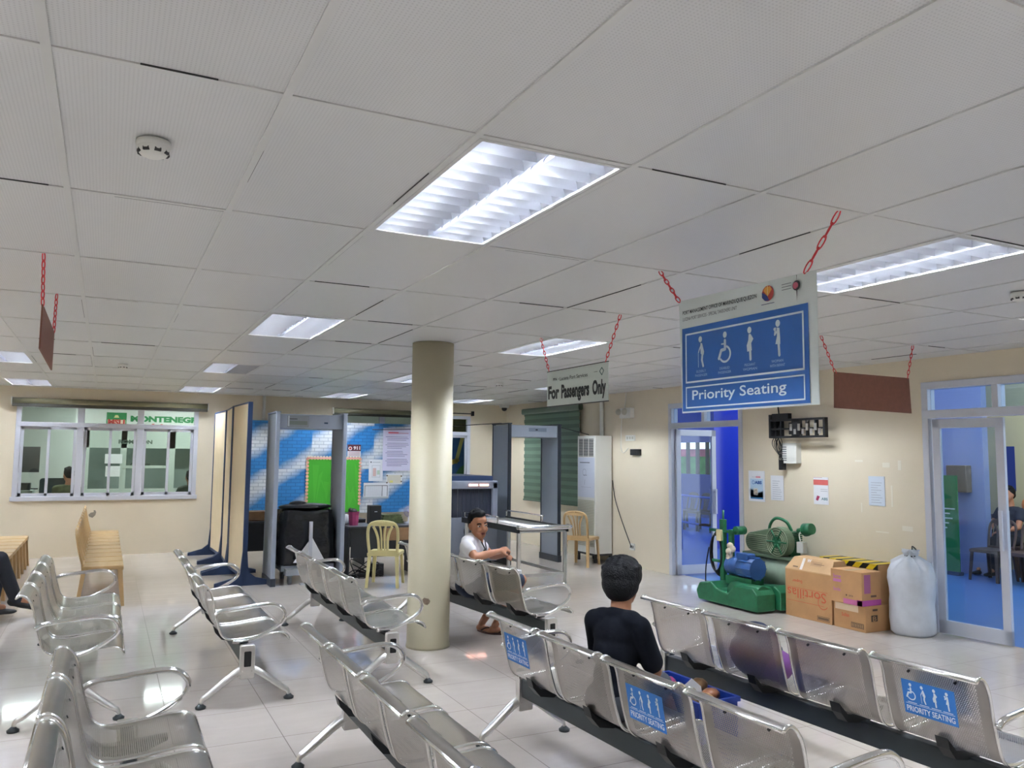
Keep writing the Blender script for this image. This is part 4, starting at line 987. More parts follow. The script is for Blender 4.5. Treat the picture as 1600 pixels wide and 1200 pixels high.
# ------------------------------------------------------------------ machines, boxes and sack by the right wall
t = thing('belt_machine', 'green floor machine with a blue electric motor and upright post', 'machine', (6.58, 7.11, 0))
b = MB(); n = 14
prof = [(-.52, .02), (-.56, .12), (-.50, .22), (-.30, .25), (-.20, .19), (-.02, .16), (.08, .26), (.38, .27), (.44, .20), (.44, .02)]
b.prism([(-y, z) for y, z in prof], -.26, .02, 'x'); b.build('base_casting', m_green, t, bevel=.02)
b = MB(); b.prism([(-y, z) for y, z in [(-.40, .05), (-.40, .20), (.40, .28), (.50, .22), (.50, .03)]], .03, .22, 'x'); b.build('rear_frame', m_green, t, bevel=.01)
b = MB(); b.cyl((-.12, -.40, .17), (-.12, .05, .17), .115, seg=24); b.build('roller_drum', m_green, t)
b = MB(); b.cyl((-.02, .02, .44), (-.02, .22, .44), .105, seg=22); b.cyl((-.02, -.22, .44), (-.02, .02, .44), .12, seg=22); b.cyl((-.02, .22, .44), (-.02, .26, .44), .09, .05, seg=22); b.rbox(-.10, .02, -.14, .04, .53, .60, .02, 'x'); b.build('motor_body', m_motor, t)
b = MB()
for k in range(10):
    a = 2*PI*k/10; b.box(.12, .135, -.22, 0, -.003, .003, Matrix.Rotation(a, 3, 'Y'), (0, 0, 0))
b2 = MB(); b2.add([(v[0]-.02, v[1], v[2]+.44) for v in b.v], b.f); b2.build('cooling_fin', m_motor, t)
MB().box(-.10, .08, -.2, .22, .24, .33).build('motor_mount', m_green, t)
b = MB(); b.rbox(-.03, .03, .33, .40, .10, .95, .01, 'z'); b.rbox(-.02, .03, .20, .26, .22, .84, .01, 'z'); b.box(-.03, .03, .10, .58, .80, .83); b.box(-.02, .02, .22, .56, .44, .47); b.cyl((-.03, .12, .84), (.10, .12, .84), .05, seg=14); b.cyl((0, .36, .95), (0, .36, 1.06), .012, seg=8); b.build('upright_post', m_green, t)
b = MB(); b.tube(smooth_path([(0, .60, .86), (0, .70, .86), (-.01, .78, .85)], 3), .016, 8); b.build('handle', m_black, t)
b = MB()
for k in range(6):
    rr_ = .20+.012*k; b.tube([(.0+.012*(k-3), .46+.5*rr_*math.cos(a), .55+rr_*1.05*math.sin(a)) for a in [2*PI*i/20 for i in range(20)]], .009, 6, closed=True)
b.build('hose_coil', m_black, t)
b = MB(); b.rbox(-.06, -.03, .34, .42, .70, .83, .01, 'x'); b.build('tag', mat('cream_tag', '#cfc296', .6), t)
b = MB(); r = random.Random(6)
for k in range(7): b.ell((-.06+r.uniform(-.02, .02), .17+r.uniform(-.05, .04), .66-.03*k), (.03, .05, .04), 8, 5)
b.build('rag', mat('dirty_rag', '#c9bda8', .9), t)
b = MB(); b.tube(smooth_path([(.0, .62, .60), (.0, .68, .35), (-.02, .66, .12), (-.08, .56, .02)], 5), .008, 5); b.build('cord', m_black, t)
t = thing('air_compressor', 'grey green air compressor with belt guard standing behind the green machine', 'compressor', (7.04, 7.07, 0))
b = MB(); b.cyl((0, -.42, .36), (0, .42, .36), .19, seg=28); b.ell((0, -.42, .36), (.19, .07, .19)); b.ell((0, .42, .36), (.19, .07, .19)); b.build('tank', m_tank, t)
b = MB()
for y in (-.3, .3):
    for x in (-.15, .15): b.box(x-.02, x+.02, y-.03, y+.03, 0, .25)
b.build('tank_foot', m_tank, t)
MB().box(-.17, .17, -.40, .40, .54, .57).build('top_plate', m_green2, t)
# belt guard: flat stadium shaped cage
R1, R2, y1_, y2_ = .17, .11, -.16, .24; zc = .70
b = MB()
out = [(y1_+R1*math.cos(a), zc+.03+R1*math.sin(a)) for a in [-PI/2-PI*i/14 for i in range(15)]]+[(y2_+R2*math.cos(a), zc+.0+R2*math.sin(a)) for a in [PI/2-PI*i/12 for i in range(13)]]
b.prism(out, -.17, -.06, 'x'); b.build('belt_guard', m_green2, t, bevel=.012)
b = MB()
for q in (.95, .8, .65, .5):
    b.tube([(-.175, y1_+R1*q*math.cos(a), zc+.03+R1*q*math.sin(a)) for a in [2*PI*i/24 for i in range(24)]], .005, 5, closed=True)
for k in range(9): b.tube([(-.175, -.02, zc-.09+k*.022), (-.175, .32-.01*abs(k-4), zc-.09+k*.022)], .004, 5)
b.build('guard_wires', mat('guard_wire', '#8f9a80', .4, .3), t)
b = MB(); b.cyl((-.178, y1_-.0, zc+.03), (-.17, y1_, zc+.03), .06, seg=18)
for k in range(6):
    a = 2*PI*k/6; b.tube([(-.178, y1_+.03*math.cos(a), zc+.03+.03*math.sin(a)), (-.178, y1_+.15*math.cos(a), zc+.03+.15*math.sin(a))], .010, 6)
b.build('flywheel', m_green, t)
b = MB(); b.rbox(-.05, .10, -.26, -.04, .57, .78, .02, 'z')
for k in range(6): b.rbox(-.07, .12, -.28, -.02, .72+k*.022, .731+k*.022, .03, 'z')
b.ell((.02, -.42, .88), (.06, .08, .07)); b.cyl((.02, -.30, .86), (.02, -.40, .88), .03, seg=12); b.cyl((.02, -.40, .88), (.02, -.50, .90), .075, .06, seg=18)
b.tube(smooth_path([(.02, -.2, .85), (.0, -.14, .95), (.0, .02, .98), (.0, .12, .88), (.0, .12, .70)], 5), .018, 8); b.build('pump_head', m_green, t)
b = MB(); b.rbox(-.02, .05, -.40, -.30, .62, .74, .01, 'z'); b.tube(smooth_path([(0, -.35, .74), (0, -.33, .82), (0, -.36, .86)], 3), .008, 6); b.build('pressure_switch', m_white, t)
# cardboard boxes
def carton(name, lab, x0, x1, y0, y1, h, z=0, flaps=0, prints=None, m=m_cardboard, grp=None):
    t = thing(name, lab, 'box', ((x0+x1)/2, (y0+y1)/2, z)); a, c = (x1-x0)/2, (y1-y0)/2
    b = MB(); b.box(-a, a, -c, c, 0, h); b.build('carton_body', m, t, bevel=.004)
    if prints:
        p = Print((-a, c, 0), (0, -1, 0), (0, 0, 1), .0015); prints(p, 2*c, h); p.build('carton_print', t)
        p = Print((-a, -c, 0), (1, 0, 0), (0, 0, 1), .0015); prints(p, 2*a, h, True); p.build('carton_print', t)
    return t, a, c
RD = '#c2552f'
def d_big(p, w, h, side=False):
    if side:
        p.rect(.03, .20, .05, .30, RD); p.ring(.12, .24, .03, .036, RD); p.rect(.20, .2, .21, .3, RD); return
    q = Print(p.o+p.R*w+p.U*h, -p.R, -p.U, p.off)     # this carton stands upside down
    q.m = p.m; q.b = p.b
    q.text('Sortillas', .07, .20, w-.03, .30, RD, .0); q.ring(.11, .30, .06, .067, RD, -1.2, 2.6); q.rect(.05, .19, w-.03, .194, RD); q.rect(.10, .33, w-.02, .334, RD)
    q.text('Super', w-.24, .10, w-.10, .14, RD, .02)
    p.frame(w-.19, .02, w-.03, .065, .004, '#4a3a2c'); p.rect(w-.18, .03, w-.04, .055, '#6d563e')
t, a, c = carton('cardboard_box', 'tall cardboard box with raised taped flaps and red lettering', 6.65, 6.93, 5.955, 6.575, .50, 0, 1, d_big)
b = MB(); b.add([(-a, -c, .50), (-a, c, .50), (-a+.07, c-.07, .625), (-a+.07, -c+.02, .625)], [(0, 1, 2, 3)]); b.add([(a, -c, .50), (a, c, .50), (a-.06, c-.07, .63), (a-.06, -c+.02, .63)], [(0, 3, 2, 1)])
b.add([(-a+.07, c-.07, .625), (-a+.07, -c+.02, .625), (a-.06, -c+.02, .63), (a-.06, c-.07, .63)], [(0, 1, 2, 3)]); b.add([(-a, c, .50), (a, c, .50), (a-.06, c-.07, .63), (-a+.07, c-.07, .625)], [(0, 1, 2, 3)]); b.add([(-a, -c, .50), (a, -c, .50), (a-.06, -c+.02, .63), (-a+.07, -c+.02, .625)], [(0, 3, 2, 1)])
b.add([(v[0], v[1], v[2]) for v in ((-a-.001, -c-.001, .49), (-a-.001, -c-.001, .50), (-a, c, .50), (-a, c, .49))], [(0, 1, 2, 3)])
b.build('raised_flap', mat('cardboard_light', '#c9a478', .7, noise=.08, nscale=8), t)
p = Print((-a+.002, c, .505), (0, -1, 0), (.07, 0, .125), .002); p.text('W', .26, .09, .32, .13, '#e6dfd6', .05); p.rect(.20, .0, .235, .13, '#d9d2c8'); p.rect(.10, .02, .17, .03, '#5a4838'); p.rect(.36, .08, .50, .084, '#5a4838')
for k in range(8): p.rect(.33+k*.018, .06, .334+k*.018, .11, '#7a6450')
p.build('flap_tape', t)
def d_low(p, w, h, side=False):
    if side: p.rect(.08, .10, .17, .16, '#4f4032'); p.up(); p.text('B', .10, .105, .15, .15, '#b98d5f'); p.rect(.10, .20, .17, .22, '#5a4838'); return
    p.text('Sullian', .10, .12, .19, .155, RD, .02); p.rect(.02, h-.07, .30, h-.005, '#d8c2a2'); p.rect(w-.17, .03, w-.02, .08, '#4f4032'); p.up(); p.frame(w-.165, .035, w-.025, .075, .003, '#b98d5f')
    for k in range(7): p.rect(w-.158+k*.019, .042, w-.148+k*.019, .068, '#b08a60')
carton('cardboard_box', 'low cardboard box carrying the pink taped box', 6.655, 7.00, 5.555, 5.935, .25, 0, 0, d_low)
PK = '#b04aa0'
def d_top(p, w, h, side=False):
    if side: p.rect(.03, .12, .12, .30, '#9c5a86'); p.rect(.0, .0, w, .055, PK); p.rect(.12, .08, .20, .10, '#6a5240'); return
    p.rect(.15, .0, w, .05, '#c06a98'); p.rect(w-.06, .0, w, .055, '#b830a8'); p.text('Sorrer', .03, .24, .13, .275, '#b06a98', .03); p.rect(.03, .20, .13, .23, '#b06a98'); p.text('Smile', .03, .11, .12, .145, '#b06a98', .02); p.disc(.19, .085, .008, '#3c3024'); p.text('CARTON', .215, .075, .27, .092, '#5f4c3a', .02)
t, a, c = carton('cardboard_box', 'cardboard box with pink tape on top of the low box', 6.635, 6.90, 5.57, 5.945, .325, .25, 0, d_top)
MB().box(-a, a, -.03, .03, .325, .327).build('clear_tape', mat('shiny_tape', '#d8c6ac', .2), t)
t, a, c = carton('cardboard_box', 'cardboard box at the back with yellow and black hazard tape on its top edge', 7.005, 7.28, 5.68, 6.42, .615, 0)
MB().box(-a-.004, -a+.0, -c, c, .565, .617).box(-a-.004, a, -c, c, .615, .619).build('hazard_tape', m_hazard, t)
# white sack
t = thing('woven_sack', 'tall white woven plastic sack tied at the top beside the boxes', 'sack', (7.06, 5.345, 0))
b = MB(); n = 40; prof = [(.0, .0), (.17, 0), (.20, .03), (.205, .15), (.20, .30), (.205, .42), (.215, .52), (.20, .60), (.16, .67), (.09, .72), (.045, .745), (.06, .77), (.075, .79), (.0, .785)]
vs = []
for j, (r_, z) in enumerate(prof):
    for i in range(n):
        a = 2*PI*i/n; k = 1+.035*math.sin(a*5+z*14)+.03*math.sin(a*9-z*23)*min(1, z*3)+(.18*math.sin(a*11) if j >= 8 else 0)
        vs.append((r_*k*math.cos(a), r_*k*math.sin(a), z+(.02*math.sin(a*4) if j > 7 else 0)))
b.add(vs, [(j*n+i, j*n+(i+1) % n, (j+1)*n+(i+1) % n, (j+1)*n+i) for j in range(len(prof)-1) for i in range(n)], True)
b.build('sack_body', mat('white_woven_plastic', '#ced2d8', .35, noise=.12, nscale=7, bump=.6, bscale=12), t)
b = MB(); b.tube([(.05*math.cos(a), .05*math.sin(a), .745+.004*math.sin(3*a)) for a in [2*PI*i/14 for i in range(14)]], .007, 6, closed=True); b.tube(smooth_path([(.05, 0, .745), (.02, -.05, .80), (-.01, -.03, .84), (-.03, -.04, .81)], 4), .006, 5); b.build('tie', m_black, t)
# blue crate with food and papers under the priority bench
t = thing('blue_crate', 'blue crate filled with wrapped snacks under the bench nearest the cardboard boxes', 'crate', (3.03, 3.80, 0), math.radians(2))
m_cr = mat('blue_crate', '#1d3d9c', .4)
b = MB(); w_, l_, h_ = .14, .29, .37
b.box(-w_, w_, -l_, l_, 0, .01)
for (a0_, a1_, c0, c1) in ((-w_, -w_+.008, -l_, l_), (w_-.008, w_, -l_, l_), (-w_, w_, -l_, -l_+.008), (-w_, w_, l_-.008, l_)): b.box(a0_, a1_, c0, c1, 0, h_)
b.box(-w_-.012, -w_, -l_-.012, l_+.012, h_-.025, h_); b.box(w_, w_+.012, -l_-.012, l_+.012, h_-.025, h_); b.box(-w_, w_, -l_-.012, -l_, h_-.025, h_); b.box(-w_, w_, l_, l_+.012, h_-.025, h_)
b.build('crate_body', m_cr, t)
r = random.Random(21); cols = ['#a98a62', '#c9a06a', '#8f5a3a', '#d8d4cc', '#b03f7c', '#c7c0b2', '#7a5a3a']
for k in range(14):
    b = MB(); b.ell((r.uniform(-.10, .10), -.24+k*.036, .335+r.uniform(0, .05)), (.06, .045, .035), 8, 5, Matrix.Rotation(r.uniform(-.8, .8), 3, 'X')); tag(b.build('snack_pack', mat('snack_%d' % (k % 7), cols[k % 7], .4, noise=.3, nscale=30), None, t.location), 'small wrapped snack packet inside the blue crate', 'packet', 'snack packets in the blue crate')
b = MB(); b.prism([(-.07, .31), (.07, .31), (.05, .42), (.0, .46), (-.06, .40)], -.03, -.026, 'y'); o = b.build('paper_sheet', m_paper, None, (2.98, 3.66, 0)); o.rotation_euler = (0, 0, math.radians(-38)); tag(o, 'folded white paper sticking up from the blue crate', 'paper')
# backpack on the bench
t = thing('backpack', 'dark blue and purple backpack on the second seat of the nearest right bench', 'bag', (3.46, 3.66, .42))
b = MB(); b.ell((0, 0, .12), (.13, .18, .14)); b.ell((.02, .02, .18), (.11, .14, .12)); b.build('bag_body', mat('navy_cloth', '#232c4a', .8), t); b = MB(); b.ell((.03, -.13, .08), (.10, .09, .09)); b.build('side_pocket', mat('purple_cloth', '#6a3a7a', .8), t)

# ------------------------------------------------------------------ office behind the back wall
m_off = mat('office_wall', '#c4c9c4', .7); m_offl = mat('office_lamp', (.93, 1, .98), .5, emit=18.0)
OY = YB+T
struct(MB().box(-4, XR+T, OY, 19.2, -.12, 0).build('floor', mat('office_floor', '#a9a49a', .5)))
struct(MB().box(-4, XR+T, OY, 19.2, 2.75, 2.85).build('ceiling', mat('office_ceiling', '#cfd4d0', .6)))
struct(MB().box(-4.1, XR+T, 19.2, 19.3, 0, 2.8).build('wall_office', m_off)); struct(MB().box(-4.1, -4, OY, 19.2, 0, 2.8).build('wall_office', m_off)); struct(MB().box(3.2, 3.3, OY, 19.2, 0, 2.8).build('wall_office', m_off)); struct(MB().box(XR+T, XR+T+.1, OY, 19.2, 0, 2.8).build('wall_office', m_off))
for k, (x, y) in enumerate(((-1.2, 16.2), (1.4, 16.2), (.2, 18.2), (5.2, 16.6))):
    t = thing('office_lamp', ['ceiling lamp seen through the left window, left side', 'ceiling lamp seen through the left window, right side', 'rear ceiling lamp of the office behind the left window', 'ceiling lamp of the room behind the right hand window'][k], 'ceiling lamp', (x, y, 2.75)); MB().box(-.6, .6, -.14, .14, -.05, 0).build('case', m_white, t); MB().box(-.57, .57, -.11, .11, -.056, -.05).build('diffuser', m_offl, t)
# ticket booth with its signboard
t = thing('ticket_booth', 'shipping ticket booth behind the left window with green lettered fascia', 'booth', (.6, 17.3, 0))
b = MB(); b.box(-1.15, 1.7, 0, .08, 2.13, 2.55); b.build('fascia', mat('fascia_white', '#dfe4e2', .5), t)
b = MB(); b.box(-1.1, 1.6, .02, .07, 0, .95); b.box(-1.1, -.9, .02, .07, .95, 2.13); b.box(-.35, -.25, .02, .07, .95, 2.13); b.box(.5, .62, .02, .07, .95, 2.13); b.box(1.5, 1.7, .02, .07, .95, 2.13); b.box(-1.1, 1.6, .02, .07, 1.75, 2.13); b.box(-.30, .5, .0, .07, 1.36, 1.41); b.build('front_wall', mat('booth_wall', '#bac6be', .6), t)
b = MB(); b.box(-.25, .5, .5, .55, .95, 1.75); b.box(-.9, -.35, .5, .55, .95, 1.75); b.box(.62, 1.5, .5, .55, .95, 1.75); b.build('dark_interior', mat('booth_dark', '#7e8c87', .8), t)
p = Print((-1.15, 0, 2.13), (1, 0, 0), (0, 0, 1), .002); G = '#1e8a4c'
x0 = .52
p.rect(x0, .03, x0+.35, .30, '#1e8a4c'); p.up(); p.rect(x0+.02, .05, x0+.33, .16, '#f0d8c8'); p.rect(x0+.02, .16, x0+.33, .28, '#1e8a4c'); p.up(); p.text('MSLI', x0+.03, .06, x0+.32, .17, '#c8302a', .05); p.poly([(x0+.13, .20), (x0+.22, .20), (x0+.20, .25), (x0+.15, .25)], '#e8e0a0')
p.text('MONTENEGRO', x0+.42, .13, x0+1.80, .25, G, .06)
p.text('Lines', x0+.75, .035, x0+1.4, .10, '#c8302a', .02, .06); p.build('fascia_lettering', t)
p = Print((-.63, -.0, 1.80), (1, 0, 0), (0, 0, 1), .002); 
p = Print((-.25, .02, 1.80), (1, 0, 0), (0, 0, 1), .002); p.text('ROMBLON', -.15, .03, .45, .11, '#4f6258', .05); p.rect(0, -.06, .5, -.05, '#7a8a80'); p.text('ODIONGAN', .08, -.42, .42, -.34, '#2f3d38', .03); p.build('counter_lettering', t)
for (x, z, w_, h_) in ((-.62, 1.45, .3, .18), (-.6, 1.2, .25, .2), (1.52, 1.3, .16, .25), (.98, 1.80, .1, .2)):
    tag(MB().box(.6+x, .6+x+w_, 17.27, 17.29, z, z+h_).build('booth_poster', m_paper), 'pale paper poster on the ticket booth front', 'poster', 'posters on the ticket booth')
t = thing('office_bench', 'dark office chair behind the left window', 'chair', (-.78, 15.75, 0)); b = MB(); b.rbox(-.2, .2, -.05, .05, .75, 1.22, .05, 'y'); b.build('backrest', mat('dark_teal', '#2c4048', .7), t); b = MB(); b.rbox(-.22, .22, -.25, .2, .42, .5, .04, 'z'); b.cyl((0, 0, .05), (0, 0, .42), .03); b.cyl((0, 0, 0), (0, 0, .05), .22, .05); b.box(-.03, .03, -.02, .04, .45, .8); b.build('seat', mat('dark_teal', '#2c4048', .7), t)
t = thing('office_counter', 'grey counter with dark equipment behind the left window, left pane', 'counter', (-1.35, 16.3, 0)); MB().box(-.5, .25, -.25, .25, 0, 1.0).build('counter_body', mat('counter_grey', '#8c9894', .6), t); b = MB(); b.box(-.35, -.05, -.1, .1, 1.0, 1.22); b.box(-.02, .2, -.1, .12, 1.0, 1.12); b.box(-.5, .3, .24, .26, 1.3, 1.75); b.box(-.5, .3, .2, .26, 1.0, 1.02); b.build('equipment', m_dark, t)
# painted board behind the window right of the column
t = thing('painted_mural', 'blue yellow and green painted mural behind the window right of the column', 'mural', (6.25, 15.3, 0))
MB().box(-.5, .75, 0, .03, 0, 2.1).build('board', mat('mural_blue', '#2e5a94', .6), t)
p = Print((-.5, 0, 1.0), (1, 0, 0), (0, 0, 1), .002); p.poly([(.25, 0), (1.25, 0), (1.25, .45), (1.0, .55), (.75, .42), (.6, .2)], '#2f6a34'); p.up(); p.disc(1.02, .40, .14, '#4d9a3a'); p.poly([(.3, .35), (.75, .55), (.72, .62), (.3, .50)], '#dcc060'); p.poly([(.62, .5), (.70, .5), (.86, 1.1), (.78, 1.1)], '#d8c877'); p.poly([(.45, .5), (.52, .5), (.60, 1.1), (.52, 1.1)], '#cfd6d8'); p.poly([(.9, .6), (.93, .6), (1.0, 1.1), (.96, 1.1)], '#d8dcc0'); p.build('mural_print', t)
tag(MB().box(5.8, 7.0, 15.33, 15.36, 2.1, 2.7).build('khaki_panel', mat('khaki', '#8f8a5c', .7)), 'khaki panel above the mural behind the window right of the column', 'panel')

# ------------------------------------------------------------------ terminal hall beyond the right wall
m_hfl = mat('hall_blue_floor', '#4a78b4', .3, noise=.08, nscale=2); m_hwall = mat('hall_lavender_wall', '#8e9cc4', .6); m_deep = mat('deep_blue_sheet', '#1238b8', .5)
struct(MB().box(XR+T, 20, 0, 25, -.1, -.002).build('floor', m_hfl))  # blue floor paint; its colour also carries the roof's blue light
struct(MB().box(11.5, 11.62, 7.45, 8.45, 0, 3.4).build('wall_hall', m_hwall))
struct(MB().box(12.6, 12.75, 1.5, 9.6, 0, 1.2).box(12.6, 12.75, 1.5, 7.66, 1.2, 3.4).box(12.6, 12.75, 7.92, 9.6, 1.2, 3.4).box(12.6, 12.75, 7.66, 7.92, 1.9, 3.4).build('wall_hall', mat('hall_beige', '#c9c394', .7)))
struct(MB().box(15.0, 15.15, 8, 22, 0, 1.2).box(15.0, 15.15, 8, 22, 2.1, 4.6).box(15.0, 15.15, 8, 17.2, 1.2, 2.1).build('wall_hall', mat('hall_dark_blue', '#2a3f7a', .7)))
for k in range(6): struct(MB().box(15.0, 15.1, 17.25+k*.42, 17.31+k*.42, 1.2, 2.1).build('trim_hall_post', m_dark))
t = thing('blue_tarpaulin', 'deep blue tarpaulin hanging beyond the open left glass door', 'tarpaulin', (10.2, 10.3, 0)); b = MB(); n = 24  # added sheet: the blue light of the roof is put into its colour
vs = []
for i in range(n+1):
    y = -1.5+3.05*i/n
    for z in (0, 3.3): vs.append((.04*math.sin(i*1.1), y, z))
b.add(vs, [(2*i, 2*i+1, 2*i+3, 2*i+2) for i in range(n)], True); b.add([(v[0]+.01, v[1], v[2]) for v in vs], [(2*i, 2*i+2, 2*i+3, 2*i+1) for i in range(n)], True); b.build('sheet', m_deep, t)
b = MB(); b.cyl((0, -1.5, 3.3), (0, 1.6, 3.3), .03, seg=8); b.build('top_pole', m_dark, t)
t = thing('steel_railing', 'blue tubular railing beyond the left glass door', 'railing', (9.3, 11.0, 0)); b = MB()
for z in (.5, .98): b.tube([(0, -.2, z), (.4, 2.0, z)], .02, 8)
for q in (0, .5, 1): b.tube([(.4*q, -.2+2.2*q, 0), (.4*q, -.2+2.2*q, 1.0)], .02, 8)
b.build('rails', mat('rail_blue', '#3f6ac0', .3, .3), t)
t = thing('hall_garden', 'green and pink planting seen through the far windows of the hall', 'garden', (17.6, 20.6, 0)); t['kind'] = 'stuff'
b = MB(); b.box(-.2, .2, -3, 3, 0, 1.7); b.build('hedge', mat('hedge_green', '#5e9a54', .8, noise=.4, nscale=3), t); b = MB(); b.box(-.25, -.2, -2, 2, 1.7, 1.95); b.build('pink_band', mat('pink_band', '#c06a72', .8, noise=.4, nscale=3), t)
m_bch = mat('dark_brown_chair', '#4c3f3a', .5)
hc = side_chair('hall_chair', 'x', m_bch)
k = 0
for (x, y, n, dy, rz, lab) in ((12.05, 6.0, 5, .47, PI, 'chair of the rear row in the hall seen through the right hand glass door'), (11.2, 5.3, 5, .47, PI, 'brown chair in the hall row seen through the right hand glass door'), (12.3, 13.4, 5, .47, PI, 'dark chair in the hall seen through the left glass door')):
    for i in range(n):
        o = hc if k == 0 else copy_tree(hc); k += 1; o.location = (x, y+i*dy, 0); o.rotation_euler = (0, 0, rz); o['label'] = lab; o['group'] = lab.replace('chair', 'chairs', 1)
t = thing('green_banner', 'narrow green roll-up banner in the hall behind the right glass door', 'banner', (11.2, 7.82, 0)); MB().box(-.01, .01, -.15, .13, .05, 1.45).build('banner_sheet', mat('banner_green', '#0f7a3c', .5), t); MB().box(-.06, .06, -.16, .14, 0, .05).build('banner_base', m_navy, t)
p = Print((-.012, .13, .05), (0, -1, 0), (0, 0, 1), .002)
for k, w_ in enumerate((.20, .12, .16, .10, .07)): p.rect(.04, .90-k*.07, .04+w_, .92-k*.07, '#cfe6d8')
p.build('banner_print', t)
t = thing('teal_window', 'bright teal louvred window in the hall above the green banner', 'window', (11.85, 8.75, 1.5)); MB().box(0, .02, -.25, .25, 0, .75).build('pane', mat('teal_glass', '#55c8b8', .3), t); b = MB()
for z in (0, .25, .5, .75): b.box(-.02, 0, -.27, .27, z-.015, z+.015)
b.box(-.02, 0, -.27, -.24, -1.5, 1.0); b.box(-.02, 0, .24, .27, -1.5, 1.0); b.build('frame', m_dark, t)
t = thing('brown_wall_box', 'brown box fixed to the lavender pillar in the hall', 'box', (11.45, 7.80, 1.2)); MB().box(-.08, .05, -.16, .16, 0, .40).build('case', mat('box_brown', '#6a5a4a', .6), t, bevel=.01)
t = thing('orange_ball', 'orange round object behind the brown chairs in the hall', 'ball', (12.35, 7.28, 1.02)); MB().ell((0, 0, 0), (.14, .14, .14)).build('ball', mat('orange', '#e08a3a', .6), t); MB().cyl((0, 0, -1.0), (0, 0, -.12), .02).build('support', m_dark, t)
for k, (x, y) in enumerate(((9.9, 6.6), (9.9, 10.6), (12.3, 14.4))):  # tube lamps added to brighten the unlit upper hall
    t = thing('hall_lamp', ['white tube lamp under the hall roof seen above the right hand door', 'tube lamp under the hall roof near the blue tarpaulin', 'tube lamp at the far end of the hall roof'][k], 'lamp', (x, y, 3.42)); MB().box(-.08, .08, -.62, .62, 0, .05).build('case', m_white, t); MB().box(-.06, .06, -.6, .6, -.03, 0).build('diffuser', mat('hall_lamp_light', (.75, .85, 1.0), .5, emit=9.0), t)
    MB().cyl((0, -.4, .05), (0, -.4, 1.09), .006, seg=6).cyl((0, .4, .05), (0, .4, 1.09), .006, seg=6).build('hanger', m_dark, t)
# roof of the hall: trusses under sheets with blue and clear skylight strips
b = MB()
for i in range(11):
    x0 = XR+T+i*1.1; 
    if i % 2 == 0: b.box(x0, x0+1.02, 0, 22, 4.3+.05*i, 4.33+.05*i)
struct(b.build('ceiling_hall', mat('roof_sheet', '#3c4656', .6)))
m_sky = bpy.data.materials.new('blue_skylight'); m_sky.use_nodes = True; nt = m_sky.node_tree; nt.nodes.remove(nt.nodes['Principled BSDF']); tr = N(nt, 'ShaderNodeBsdfTranslucent'); tr.inputs[0].default_value = srgb('#3d7cff'); nt.links.new(tr.outputs[0], nt.nodes['Material Output'].inputs[0])
b = MB()
for i in range(11):
    if i % 2 == 1: x0 = XR+T+i*1.1; b.box(x0, x0+1.02, 8.8, 22, 4.3+.05*i, 4.305+.05*i)
struct(b.build('ceiling_skylight', m_sky))
for k, y in enumerate((5.0, 7.4, 9.8, 12.2, 14.6)):
    t = thing('roof_truss', 'grey steel roof truss above the blue hall', 'truss', (XR+T, y, 3.5), group='steel trusses of the hall roof'); b = MB(); n = 10
    b.tube([(0, 0, 0), (7.4, 0, .35)], .03, 6); b.tube([(0, 0, .62), (7.4, 0, 1.0)], .03, 6)
    for i in range(n): xa = 7.4*i/n; xb = 7.4*(i+1)/n; b.tube([(xa, 0, .35*i/n), (xb, 0, .62+.38*(i+1)/n)], .02, 5); b.tube([(xb, 0, .35*(i+1)/n), (xb, 0, .62+.38*(i+1)/n)], .02, 5)
    b.build('truss_frame', mat('truss_grey', '#6c7684', .5), t)

# ------------------------------------------------------------------ people
m_skin = mat('skin_tan', '#b07a5c', .5, noise=.05, nscale=12); m_skin2 = mat('skin_brown', '#9c6b4e', .5, noise=.05, nscale=12); m_hair = mat('black_hair', '#0b0d12', .6, noise=.3, nscale=60, bump=.5, bscale=140, spec=.25)
m_eye = mat('eye_white', '#cfc8c2', .3); m_iris = mat('eye_dark', '#20140e', .3); m_lip = mat('lips', '#8a4a42', .5)
def remesh(mb, name, m, parent, voxel, it=4, fac=.5, loc=None):
    o = mb.build(name, m, None, fix=False)
    a = o.modifiers.new('r', 'REMESH'); a.mode = 'VOXEL'; a.voxel_size = voxel; a.use_smooth_shade = True
    s = o.modifiers.new('s', 'SMOOTH'); s.iterations = it; s.factor = fac
    dg = bpy.context.evaluated_depsgraph_get(); dg.update()
    me = bpy.data.meshes.new_from_object(o.evaluated_get(dg)); old = o.data
    o.modifiers.clear(); o.data = me; me.name = name; bpy.data.meshes.remove(old)
    if not me.materials: me.materials.append(m)
    for p in me.polygons: p.use_smooth = True
    o.parent = parent
    return o
def limb(mb, pts, rs, seg=14):
    for i in range(len(pts)-1): mb.cyl(pts[i], pts[i+1], rs[i], rs[i+1], seg)
    for p, r_ in zip(pts, rs): mb.ell(p, (r_, r_, r_), seg, 8)
class Fr:
    # local frame: f forward, l left, u up
    def __init__(s, o, yaw=0, pitch=0, roll=0): s.o = Vector(o); s.M = Matrix.Rotation(yaw, 3, 'Z') @ Matrix.Rotation(pitch, 3, 'Y') @ Matrix.Rotation(roll, 3, 'X')
    def __call__(s, f, l, u): return s.o+s.M @ Vector((f, l, u))
